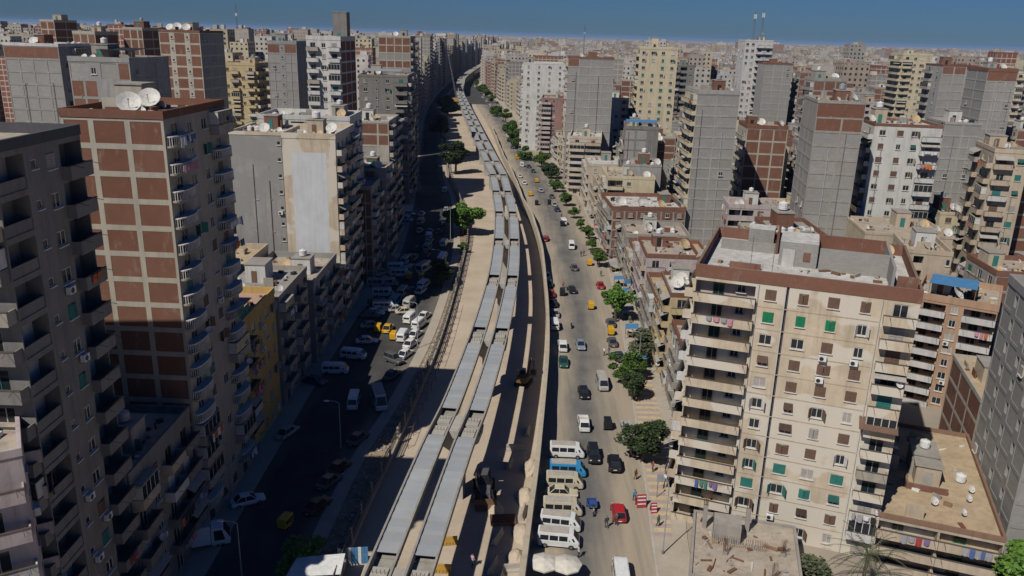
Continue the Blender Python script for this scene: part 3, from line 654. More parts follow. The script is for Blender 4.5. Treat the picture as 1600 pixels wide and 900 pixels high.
PEOPLE = [
 (12.5, 85.6, 100, (0.05, 0.05, 0.06), (0.06, 0.06, 0.07), 'person in dark clothes striding across the road beside the red hatchback'),
 (16.8, 91.8, -80, (0.09, 0.3, 0.36), (0.05, 0.06, 0.08), 'person in a turquoise shirt walking on the road edge'),
 (17.7, 97.1, -60, (0.16, 0.07, 0.04), (0.12, 0.05, 0.03), 'person in a long rust brown robe'),
 (8.6, 79.5, 0, (0.5, 0.5, 0.5), (0.05, 0.05, 0.05), 'person in white beside the parasols'),
 (21.9, 97.0, 80, (0.2, 0.08, 0.1), (0.05, 0.05, 0.06), 'person in dark red on the striped pavement'),
 (18.8, 213.2, 70, (0.06, 0.06, 0.07), (0.06, 0.06, 0.07), 'person in black walking below the white van'),
 (19.6, 214.0, 70, (0.1, 0.09, 0.09), (0.06, 0.06, 0.07), 'person walking beside the one in black'),
 (17.9, 141.7, 30, (0.6, 0.6, 0.6), (0.05, 0.05, 0.06), 'person in white in the group at the kerb'),
 (18.9, 142.4, 200, (0.08, 0.08, 0.09), (0.05, 0.05, 0.06), 'person in dark clothes in the group at the kerb'),
 (15.8, 261.2, 90, (0.3, 0.06, 0.06), (0.05, 0.05, 0.06), 'person in red far along the carriageway'),
 (-3.6, 77.3, 40, (0.5, 0.35, 0.4), (0.05, 0.05, 0.06), 'person in a pink top on the building site'),
 (-25.9, 99.9, 60, (0.07, 0.07, 0.08), (0.05, 0.05, 0.06), 'person walking on the shaded left carriageway'),
 (12.3, 184.0, 90, (0.4, 0.1, 0.08), (0.05, 0.05, 0.06), 'person in red standing near the parked row'),
 (13.8, 86.3, 90, (0.1, 0.09, 0.08), (0.05, 0.05, 0.06), 'person in grey behind the red hatchback'),
]
# ------------------------------------------------------------- ground, roads, pavements
LB = [(-36, 30), (-36, 140), (-34.4, 175), (-33.6, 208), (-37, 260), (-41.5, 312), (-55.7, 449), (-70, 600), (-80, 780), (-84, 950), (-86, 1150), (-80, 1500), (-40, 2000)]
LK = [(-25, 30), (-22.5, 95), (-20, 116), (-17.2, 150), (-16.5, 190), (-17.2, 224), (-23.5, 290), (-31.5, 345), (-48, 515), (-64, 700), (-68, 780), (-72, 950), (-74, 1150), (-68, 1500), (-28, 2000)]
FE = [(-18.6, 30), (-18, 78.5), (-16.2, 104), (-13.7, 148), (-13.2, 210), (-14.3, 240), (-20.5, 290), (-29, 345), (-45.5, 515), (-63, 700)]
WA = [(-1.5, 30), (2.5, 78.2), (4, 94.7), (5.7, 118), (7, 139.6), (7.7, 169), (7.6, 212.7), (5.6, 251), (2.6, 281), (-1.3, 334), (-6.4, 387), (-17.3, 522), (-36, 700)]
RK = [(14, 30), (17.4, 79), (18.5, 92), (20.4, 119), (22.4, 147), (24.6, 190), (25, 229), (24, 296), (20.5, 354), (12, 440), (2, 560), (-14, 700), (-24, 780), (-46, 960), (-50, 1150), (-44, 1500), (-4, 2000)]
RB = [(16, 30), (20.2, 79), (21.9, 92.5), (24.6, 114.6), (26.4, 147), (28, 190), (28, 229), (27.5, 285), (23.8, 338), (15.5, 437), (5.7, 568), (-10, 700), (-20, 780), (-42, 960), (-46, 1150), (-40, 1500), (0, 2000)]

def ground_mat(name, cols, scale, stops=(.35, .65), edge=None, fine=3.0):
    """edge=(lo,hi): the band of u in which the paving shows, dust outside it"""
    m, nt, b = newmat(name)
    n1 = nramp(nt, nnoise(nt, npos(nt), scale, 6, .65), *stops)
    c = nmix(nt, n1, cols[0], cols[1])
    if edge:
        uv = nt.nodes.new('ShaderNodeUVMap').outputs[0]
        sx = nt.nodes.new('ShaderNodeSeparateXYZ')
        nt.links.new(uv, sx.inputs[0])
        w = nmath(nt, 'ADD', sx.outputs[0], nmath(nt, 'MULTIPLY', nmath(nt, 'SUBTRACT', nnoise(nt, npos(nt, (.5, .12, 1)), .5, 5, .6), .5), .45))
        for lo, hi in ((edge[0] - .13, edge[0] + .13), (edge[1] + .17, edge[1] - .17)):
            k = nramp(nt, w, min(lo, hi), max(lo, hi))
            if lo > hi:
                k = nmath(nt, 'SUBTRACT', 1.0, k)
            c = nmix(nt, k, cols[2], c)
        # worn wheel tracks, long in the driving direction
        tr = nramp(nt, nnoise(nt, npos(nt, (1.4, .05, 1)), .8, 4, .6), .45, .7)
        c = nmix(nt, nmath(nt, 'MULTIPLY', tr, .35), c, cols[0])
    g = nramp(nt, nnoise(nt, npos(nt), fine, 5, .75), .25, .8)
    c = nmix(nt, .35, c, nmix(nt, g, (.55, .55, .55), (1, 1, 1)), 'MULTIPLY')
    nt.links.new(c, b.inputs['Base Color'])
    b.inputs['Roughness'].default_value = .95
    b.inputs['Specular IOR Level'].default_value = .15
    bp = nt.nodes.new('ShaderNodeBump')
    bp.inputs['Strength'].default_value = .4
    bp.inputs['Distance'].default_value = .06
    nt.links.new(g, bp.inputs['Height'])
    nt.links.new(bp.outputs[0], b.inputs['Normal'])

ground_mat('city_ground', ((.30, .26, .21), (.40, .34, .27)), .05)
ground_mat('site_sand', ((.46, .375, .28), (.56, .465, .355)), .12, fine=2)
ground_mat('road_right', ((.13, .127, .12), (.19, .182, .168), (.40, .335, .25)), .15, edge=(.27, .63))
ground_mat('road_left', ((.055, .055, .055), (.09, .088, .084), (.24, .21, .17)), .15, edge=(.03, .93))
ground_mat('pave', ((.40, .35, .28), (.47, .41, .33)), .3)
ground_mat('rubble_ground', ((.20, .15, .10), (.38, .30, .21)), .6)
ground_mat('kerb', ((.42, .39, .34), (.50, .46, .40)), .6)
plain('pave_pink', (.40, .31, .28), .9)
plain('pave_yellow', (.52, .42, .25), .9)

mb = MB()
mb.face([(-30000, -2000, 0), (30000, -2000, 0), (30000, 45000, 0), (-30000, 45000, 0)], 'city_ground')
struct('ground', mb)

def strip(name, pl, pr, z, mat, y0, y1, step=6, ol=0, orr=0, side=0):
    me = bpy.data.meshes.new(name)
    vs, fs, uv = [], [], []
    n = int((y1 - y0) / step) + 1
    for i in range(n + 1):
        y = y0 + (y1 - y0) * i / n
        a, b = interp(pl, y) + ol, interp(pr, y) + orr
        vs += [(a, y, z), (b, y, z)]
        if side:
            vs += [(a, y, 0), (b, y, 0)]
    k = 4 if side else 2
    for i in range(n):
        a, b = i * k, (i + 1) * k
        fs.append((a, a + 1, b + 1, b))
        uv += [(0, 0), (1, 0), (1, 1), (0, 1)]
        if side:
            fs += [(a + 2, a, b, b + 2), (a + 1, a + 3, b + 3, b + 1)]
            uv += [(0, 0)] * 8
    me.from_pydata(vs, [], fs)
    l = me.uv_layers.new(name='UVMap')
    l.data.foreach_set('uv', [c for p in uv for c in p])
    me.materials.append(MATS[mat])
    o = link(name, me)
    o['kind'] = 'structure'
    return o

LBs, LKs, FEs, WAs, RKs, RBs = (smooth(p) for p in (LB, LK, FE, WA, RK, RB))
strip('site_ground', FEs, WAs, .008, 'site_sand', 30, 700)
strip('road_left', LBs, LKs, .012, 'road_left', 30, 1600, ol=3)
strip('road_right', WAs, RKs, .012, 'road_right', 30, 700, ol=.3)
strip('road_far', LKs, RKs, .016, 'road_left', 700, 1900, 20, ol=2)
strip('pavement_left', LBs, LBs, .14, 'pave', 30, 1500, ol=-1.5, orr=3, side=1)
strip('pavement_right', RKs, RBs, .14, 'pave', 30, 1500, ol=.25, orr=1.5, side=1)
strip('kerb_right', RKs, RKs, .17, 'kerb', 30, 700, ol=0, orr=.25, side=1)
strip('verge', LKs, FEs, .06, 'rubble_ground', 30, 700, ol=1.9, side=1)
strip('kerb_left', LKs, LKs, .15, 'pave', 30, 700, ol=0, orr=1.9, side=1)
# striped tiles on the right pavement
pv = bpy.data.objects['pavement_right']
i = 0
y = 84.0
while y < 132:
    mb = MB()
    a, b = interp(RKs, y) + .5, interp(RBs, y) - .3
    mb.box(a, b, y, y + .82, .14, .156, 'pave_yellow' if i % 2 else 'pave_pink')
    link('paving_band', mb.mesh('paving_band'), pv)
    y += .9
    i += 1
# loose stones on the verge
mb = MB()
for _ in range(900):
    y = random.uniform(60, 170)
    a, b = interp(LKs, y) + 2.2, interp(FEs, y) - .3
    if b <= a:
        continue
    x = random.uniform(a, b)
    s = random.uniform(.06, .3)
    mb.box(x, x + s, y, y + s * random.uniform(.6, 1.5), .03, .06 + s * .6, random.choice(('roofsand', 'rooftan', 'roofgrey', 'roofwhite')))
o = link('loose_rubble', mb.mesh('loose_rubble'))
o['kind'] = 'stuff'
tag(o, 'loose stones and litter on the earth verge beside the fence', 'rubble')

# ------------------------------------------------------------- viaduct
VC = smooth([(-11.6, 30), (-10.4, 52), (-9.3, 65), (-7.2, 86), (-5.6, 99), (-3.4, 126), (-1.9, 156), (-1.65, 183), (-2.1, 212), (-3.3, 237), (-6.2, 282), (-7.8, 297), (-17, 382), (-21, 421), (-30.2, 509), (-43.6, 638), (-49, 700)], 8)
wallmat('via_conc', (.37, .345, .30), .55)
wallmat('via_conc_light', (.45, .42, .37), .4)
m, nt_, b_ = newmat('deck_sheet')
sc_ = nramp(nt_, nnoise(nt_, npos(nt_), .25, 4, .6), .3, .75)
rpi = nt_.nodes.new('ShaderNodeNewGeometry').outputs['Random Per Island']
dk = nmix(nt_, sc_, (.32, .34, .35), (.40, .42, .425))
dk = nmix(nt_, nmath(nt_, 'MULTIPLY', rpi, .45), dk, (.23, .25, .27))
du = nramp(nt_, nnoise(nt_, npos(nt_), .7, 6, .7), .5, .72)
dk = nmix(nt_, nmath(nt_, 'MULTIPLY', du, .55), dk, (.40, .34, .27))
nt_.links.new(dk, b_.inputs['Base Color'])
b_.inputs['Roughness'].default_value = .65
b_.inputs['Metallic'].default_value = .0

def vpt(y, off, z):
    x = interp(VC, y)
    dx = interp(VC, y + 1) - interp(VC, y - 1)
    t = Vector((dx, 2, 0)).normalized()
    nrm = Vector((t.y, -t.x, 0))
    return (x + nrm.x * off, y + nrm.y * off, z)

via = tag(link('viaduct', None, loc=(0, 0, 0)), 'twin concrete trough viaduct with grey deck sheets running up the middle', 'viaduct')
HW = 1.28
TR = 1.86
breaks = [33.6 + 31 * i for i in range(22)]
for bi, y0 in enumerate(breaks):
    y1 = min(y0 + 31, 699)
    if y1 - y0 < 10:
        break
    near = y0 < 330
    st = 3.2 if near else 8
    n = max(2, int((y1 - y0) / st))
    for tr in (-TR, TR):
        ys = [y0 + .06 + (y1 - y0 - .12) * i / n for i in range(n + 1)]
        prof = [(-HW + .35, 9.85), (HW - .35, 9.85), (HW, 10.35), (HW, 11.), (HW - .22, 11.), (HW - .26, 10.05), (-HW + .26, 10.05), (-HW + .22, 11.), (-HW, 11.), (-HW, 10.35)]
        mb = MB()
        mb.ring([[vpt(y, tr + o_, z) for o_, z in prof] for y in ys], 'via_conc')
        g = link('girder', mb.mesh('girder'), via)
        # cross ribbed deck sheet
        c0, c1 = y0, y1 - 7.6
        mb = MB()
        step = .8 if y0 < 200 else 1.6
        k = int((c1 - c0) / step)
        for i in range(k):
            a, e = c0 + (c1 - c0) * i / k, c0 + (c1 - c0) * (i + 1) / k
            zz = 10.79 + (.035 if i % 2 else 0)
            mid = e - .12
            w = HW - .235
            mb.ring([[vpt(t_, tr - w, z_ - .06), vpt(t_, tr + w, z_ - .06), vpt(t_, tr + w, z_), vpt(t_, tr - w, z_)] for t_, z_ in ((a, zz), (e, zz))], 'deck_sheet')
        link('deck_sheet', mb.mesh('deck_sheet'), g)
        # end blocks in the open gap
        if near:
            for q, (a, e, zt) in enumerate(((y1 - 6.9, y1 - 4.6, 10.5), (y1 - 3.9, y1 - 2.0, 10.6))):
                w = HW - .42
                mb = MB()
                mb.ring([[vpt(t_, tr - w, 10.054), vpt(t_, tr + w, 10.054), vpt(t_, tr + w * .9, zt), vpt(t_, tr - w * .9, zt)] for t_ in (a, e)], 'via_conc_light')
                for h in range(4):
                    p = vpt((a + e) / 2, tr - w * .7 + h * w * .45, zt)
                    mb.bar(p, (p[0], p[1], zt + .45), .03, 'rust', 4)
                link('end_block', mb.mesh('end_block'), g)
    # pier and cross head below the gap
    mb = MB()
    yc = y1 - 3.6
    mb.ring([[vpt(yc - s_, -o_, z_), vpt(yc - s_, o_, z_), vpt(yc + s_, o_, z_), vpt(yc + s_, -o_, z_)] for s_, o_, z_ in ((.9, .9, 0), (.9, .9, 7.0), (1.5, 3.0, 8.8), (1.6, 3.1, 9.84))], 'via_conc_light')
    pr = link('pier', mb.mesh('pier'), via)
    # cross head slab filling the slot between the tracks
    mb = MB()
    mb.ring([[vpt(t_, -.54, 9.86), vpt(t_, .54, 9.86), vpt(t_, .54, 10.85), vpt(t_, -.54, 10.85)] for t_ in (y1 - 6.4, y1 - 2.2)], 'via_conc_light')
    link('cross_head', mb.mesh('cross_head'), pr)

# older bridge beyond the works
OB = smooth([(-55, 780), (-58, 840), (-62, 920), (-63, 1020), (-62, 1180), (-58, 1380)], 6)
ob = tag(link('old_bridge', None), 'finished concrete bridge curving right in the far distance', 'bridge')
mb = MB()
ys = [780 + i * 22 for i in range(28)]
mb.ring([[(interp(OB, y) - 3.6, y, 8), (interp(OB, y) + 3.6, y, 8), (interp(OB, y) + 4, y, 10.2), (interp(OB, y) - 4, y, 10.2)] for y in ys], 'via_conc')
link('bridge_deck', mb.mesh('bridge_deck'), ob)
for y in ys[::2]:
    mb = MB()
    for s_ in (-2.6, 2.6):
        mb.box(interp(OB, y) + s_ - .9, interp(OB, y) + s_ + .9, y - 1, y + 1, 0, 7.99, 'via_conc_light')
    link('bridge_pier', mb.mesh('bridge_pier'), ob)

# ------------------------------------------------------------- site wall, fence
wallmat('site_wall', (.50, .43, .33), .45)
mb = MB()
ys = [50 + i * 5 for i in range(95)]
def hh(y):
    return 3.5 + .25 * math.sin(y * .13) + .15 * math.sin(y * .31)
mb.ring([[(interp(WAs, y) - .22, y, 0), (interp(WAs, y) + .22, y, 0), (interp(WAs, y) + .16, y, hh(y)), (interp(WAs, y) - .16, y, hh(y))] for y in ys], 'site_wall')
o = tag(link('site_wall', None), 'long pale concrete wall between the building site and the right carriageway', 'wall')
link('wall_body', mb.mesh('wall_body'), o)
mb = MB()
mb.ring([[(interp(WAs, y) - .34, y, hh(y) + .004), (interp(WAs, y) + .3, y, hh(y) + .004), (interp(WAs, y) + .3, y, hh(y) + .16), (interp(WAs, y) - .34, y, hh(y) + .16)] for y in ys], 'site_wall')
link('coping', mb.mesh('coping'), o)
# heaps of earth against the inside of the wall
for (x, y, r, h) in ((2.6, 92, 1.6, 1.2), (2.1, 84, 1.5, .9), (3.4, 99, 1.5, 1.6), (1.4, 79, 1.3, 1.0), (-1.5, 89, 1.3, .5)):
    mb = MB()
    secs = []
    for q in range(5):
        rr = r * (1 - q / 4.6) ** .8
        secs.append([(x + rr * math.cos(a * .5236) * random.uniform(.8, 1.1), y + rr * 1.5 * math.sin(a * .5236) * random.uniform(.8, 1.1), h * q / 4 + .01) for a in range(12)])
    mb.ring(secs, 'site_sand')
    tag(link('earth_heap', mb.mesh('earth_heap')), {92: 'earth heap inside the site wall, third nearest of five', 84: 'earth heap inside the site wall, second nearest of five', 99: 'earth heap inside the site wall, farthest of five', 79: 'earth heap inside the site wall, nearest of five', 89: 'low earth heap lying away from the site wall'}[y], 'heap', 'earth heaps by the wall')
fo = tag(link('site_fence', None), 'weathered railing fence with posts along the left edge of the building site', 'fence')
mb = MB()
ys = [60 + i * 5 for i in range(84)]
mb.ring([[(interp(FEs, y) - .15, y, 0), (interp(FEs, y) + .15, y, 0), (interp(FEs, y) + .15, y, .9), (interp(FEs, y) - .15, y, .9)] for y in ys], 'beige')
link('plinth', mb.mesh('plinth'), fo)
pm = None
for y in range(60, 480, 5):
    mb = MB()
    mb.box(-.13, .13, -.13, .13, .9, 2.9, 'beige')
    pm = pm or mb.mesh('fence_post')
    link('post', pm, fo, (interp(FEs, y), y, 0))
for zz in (1.4, 2.0, 2.6):
    mb = MB()
    mb.ring([[(interp(FEs, y) - .05, y, zz), (interp(FEs, y) + .05, y, zz), (interp(FEs, y) + .05, y, zz + .12), (interp(FEs, y) - .05, y, zz + .12)] for y in ys], 'rail')
    link('rail', mb.mesh('rail'), fo)
# scaffold frames inside the fence
ro_ = tag(link('site_railing', None), 'rusty temporary railing on stakes just inside the left fence', 'railing')
for y in [104 + 4 * i for i in range(16)]:
    mb = MB()
    x = interp(FEs, y) + 1.7
    mb.bar((x, y, 0), (x, y, 1.6), .05, 'rust', 4)
    mb.bar((x - 1.2, y, 1.3), (x, y, 1.5), .04, 'rust', 4)
    mb.bar((x, y, 1.5), (interp(FEs, y + 4) + 1.7, y + 4, 1.5), .04, 'rust', 4)
    link('stake', mb.mesh('stake'), ro_)

# ------------------------------------------------------------- window, balcony and panel templates
TPL = {}

def t_window(w, h, kind, col):
    """children: name -> MB; local x along wall, -y outwards, z up from the sill"""
    key = ('w', round(w, 1), round(h, 1), kind, col)
    if key in TPL:
        return TPL[key]
    w, h = key[1], key[2]
    f, p, s = MB(), MB(), []
    fr = .07
    x0, x1 = -w / 2, w / 2
    fm = 'frame' if kind != 'door' else col
    f.box(x0, x0 + fr, -.06, .05, 0, h, fm)
    f.box(x1 - fr, x1, -.06, .05, 0, h, fm)
    f.box(x0 + fr, x1 - fr, -.06, .05, 0, fr, fm)
    f.box(x0 + fr, x1 - fr, -.06, .05, h - fr, h, fm)
    if w > .9:
        f.box(-.035, .035, -.05, .04, fr, h - fr, fm)
    if kind not in ('door',):
        f.box(x0 - .1, x1 + .1, -.26, -.065, -.1, -.005, 'white_stone')
    p.box(x0 + fr, x1 - fr, -.01, .03, fr, h - fr, 'glass' if kind != 'blind' else 'shut_grey')
    if kind == 'closed' or kind == 'ajar':
        for sgn in (-1, 1):
            q = MB()
            q.box(0, w / 2 - .01, -.05, 0, .0, h, col)
            k = 6
            for i in range(k):
                z = h * (i + .2) / k
                q.box(.05, w / 2 - .06, -.085, -.051, z, z + h / k * .55, col)
            r = MB()
            ang = 0 if kind == 'closed' else -sgn * R(14)
            if sgn < 0:
                r.add(q, (x0, -.07, 0), -R(14) if kind == 'ajar' else 0)
            else:
                qq = MB()
                qq.v = [(-x, y, z) for x, y, z in q.v]
                qq.f = [tuple(reversed(t)) for t in q.f]
                qq.m = q.m
                r.add(qq, (x1, -.07, 0), R(14) if kind == 'ajar' else 0)
            s.append(r)
    elif kind == 'open':
        for sgn in (-1, 1):
            q = MB()
            q.box(-.025, .025, -w / 2, 0, 0, h, col)
            for i in range(6):
                z = h * (i + .2) / 6
                q.box(-.05, .05, -w / 2 + .05, -.05, z, z + h / 10, col)
            r = MB()
            r.add(q, (sgn * w / 2, -.08, 0), sgn * R(28))
            s.append(r)
    elif kind == 'awning':
        q = MB()
        for sgn in (-1, 1):
            q.face([(x0, -.08, h), (x1, -.08, h), (x1, -.5, h * .45), (x0, -.5, h * .45)], col)
            q.face([(x0, -.5, h * .43), (x1, -.5, h * .43), (x1, -.08, h - .03), (x0, -.08, h - .03)], col)
        s.append(q)
    TPL[key] = (f, p, s, {})
    return TPL[key]

def t_balcony(w, d, kind, col):
    key = ('b', round(w, 1), round(d, 1), kind, col)
    if key in TPL:
        return TPL[key]
    w, d = key[1], key[2]
    f, extra = MB(), MB()
    x0, x1 = -w / 2, w / 2
    if kind == 'round':
        n = 8
        arc = [(x0 + .0, 0)] + [(w / 2 * math.cos(math.pi - math.pi * i / n), -d * .45 - d * .55 * math.sin(math.pi * i / n)) for i in range(n + 1)] + [(x1, 0)]
        f.ring([[(x, y, z) for x, y in arc] for z in (-.2, 0)], col)
        f.ring([[(x * .97, y * .97, z) for x, y in arc] for z in (.86, .98)], 'white_stone')
        for i in range(len(arc) - 1):
            (ax, ay), (bx, by) = arc[i], arc[i + 1]
            k = max(1, int(math.hypot(bx - ax, by - ay) / .22))
            for j in range(k):
                t = (j + .5) / k
                extra.cyl((ax + (bx - ax) * t) * .95, (ay + (by - ay) * t) * .95, 0, .86, .05, 'white_stone', 5)
    else:
        if kind == 'encl':
            for i in range(5):
                x = x0 + .06 + (w - .12) * i / 4
                extra.box(x - .04, x + .04, -d + .01, -d + .1, 1.021, 2.4, 'frame')
            extra.box(x0 + .05, x1 - .05, -d + .03, -d + .07, 1.03, 2.38, 'glass')
            extra.box(x0 + .03, x0 + .09, -d + .12, -.02, 1.021, 2.4, 'frame')
            extra.box(x1 - .09, x1 - .03, -d + .12, -.02, 1.021, 2.4, 'frame')
            extra.box(x0, x1, -d, 0, 2.41, 2.5, col)
        elif kind == 'shade':
            extra.ring([[(x0, -.02, 2.55), (x1, -.02, 2.55), (x1, -.02, 2.6), (x0, -.02, 2.6)], [(x0 - .05, -d - .35, 1.85), (x1 + .05, -d - .35, 1.85), (x1 + .05, -d - .35, 1.9), (x0 - .05, -d - .35, 1.9)]], 'shut_grey')
        f.box(x0, x1, -d, 0, -.16, 0, col)
        f.box(x0, x1, -d, -d + .12, .001, .95, col)
        f.box(x0, x0 + .12, -d + .121, 0, .001, .95, col)
        f.box(x1 - .12, x1, -d + .121, 0, .001, .95, col)
        extra.box(x0 - .03, x1 + .03, -d - .04, -d + .16, .951, 1.02, 'rail')
        if w > 2.4:
            for x in (x0 + .5, x1 - .5):
                extra.bar((x, -d, .98), (x + .1, -d - .75, .8), .025, 'rail', 4)
    TPL[key] = (f, extra, [], {})
    return TPL[key]

def t_panel(w, h, mat):
    key = ('p', round(w, 1), round(h, 1), mat)
    if key not in TPL:
        f = MB()
        w, h = key[1], key[2]
        f.box(-w / 2, w / 2, -.02, .1, 0, h, mat, skip='k')
        TPL[key] = (f, MB(), [], {})
    return TPL[key]

def t_ac():
    if 'ac' not in TPL:
        f, e = MB(), MB()
        f.box(-.42, .42, -.5, -.12, 0, .62, 'plastic_white')
        f.box(-.4, -.36, -.45, 0, -.08, -.01, 'steel')
        f.box(.36, .4, -.45, 0, -.08, -.01, 'steel')
        e.bar((-.1, -.503, .31), (-.1, -.53, .31), .24, 'tank_black', 10)
        TPL['ac'] = (f, e, [], {})
    return TPL['ac']

class Sink:
    """puts a template either as an own object under the thing or into the joined far part"""
    def __init__(self, parent, pxm):
        self.p, self.pxm, self.joined = parent, pxm, {}

    def put(self, name, tpl, loc, rz, size, subs=(), force=False):
        f, p, s, cache = tpl
        if size * self.pxm >= 9 or force:
            if size * self.pxm >= 13 and subs:
                if 'f' not in cache:
                    cache['f'] = f.mesh(name)
                    cache['p'] = p.mesh(subs[0]) if p.f else None
                    cache['s'] = [q.mesh('shutter') for q in s]
                o = link(name, cache['f'], self.p, loc, rz)
                if cache['p']:
                    link(subs[0], cache['p'], o)
                for q in cache['s']:
                    link('shutter', q, o)
            else:
                if 'j' not in cache:
                    a = MB()
                    a.add(f)
                    a.add(p)
                    for q in s:
                        a.add(q)
                    cache['j'] = a.mesh(name)
                link(name, cache['j'], self.p, loc, rz)
        else:
            a = self.joined.setdefault(name, MB())
            for q in [f, p] + s:
                a.add(q, loc, rz)

    def flush(self):
        for k, a in self.joined.items():
            o = link({'window': 'windows', 'door': 'doors', 'balcony': 'balconies', 'brick_panel': 'brick_panels', 'block_panel': 'block_panels', 'air_conditioner': 'air_conditioners'}.get(k, k), a.mesh(k), self.p)
            o['kind'] = 'stuff'

def parse(code):
    out = []
    for t in code.split():
        out.append((t[0], float(t[1:]) if len(t) > 1 else 1.0))
    return out

DISHES, TANKS, CLOTHS = [], [], []
ROOF = dict(conc='rooftan', white='roofwhite', sand='roofsand', tile='tile', grey='roofgrey')

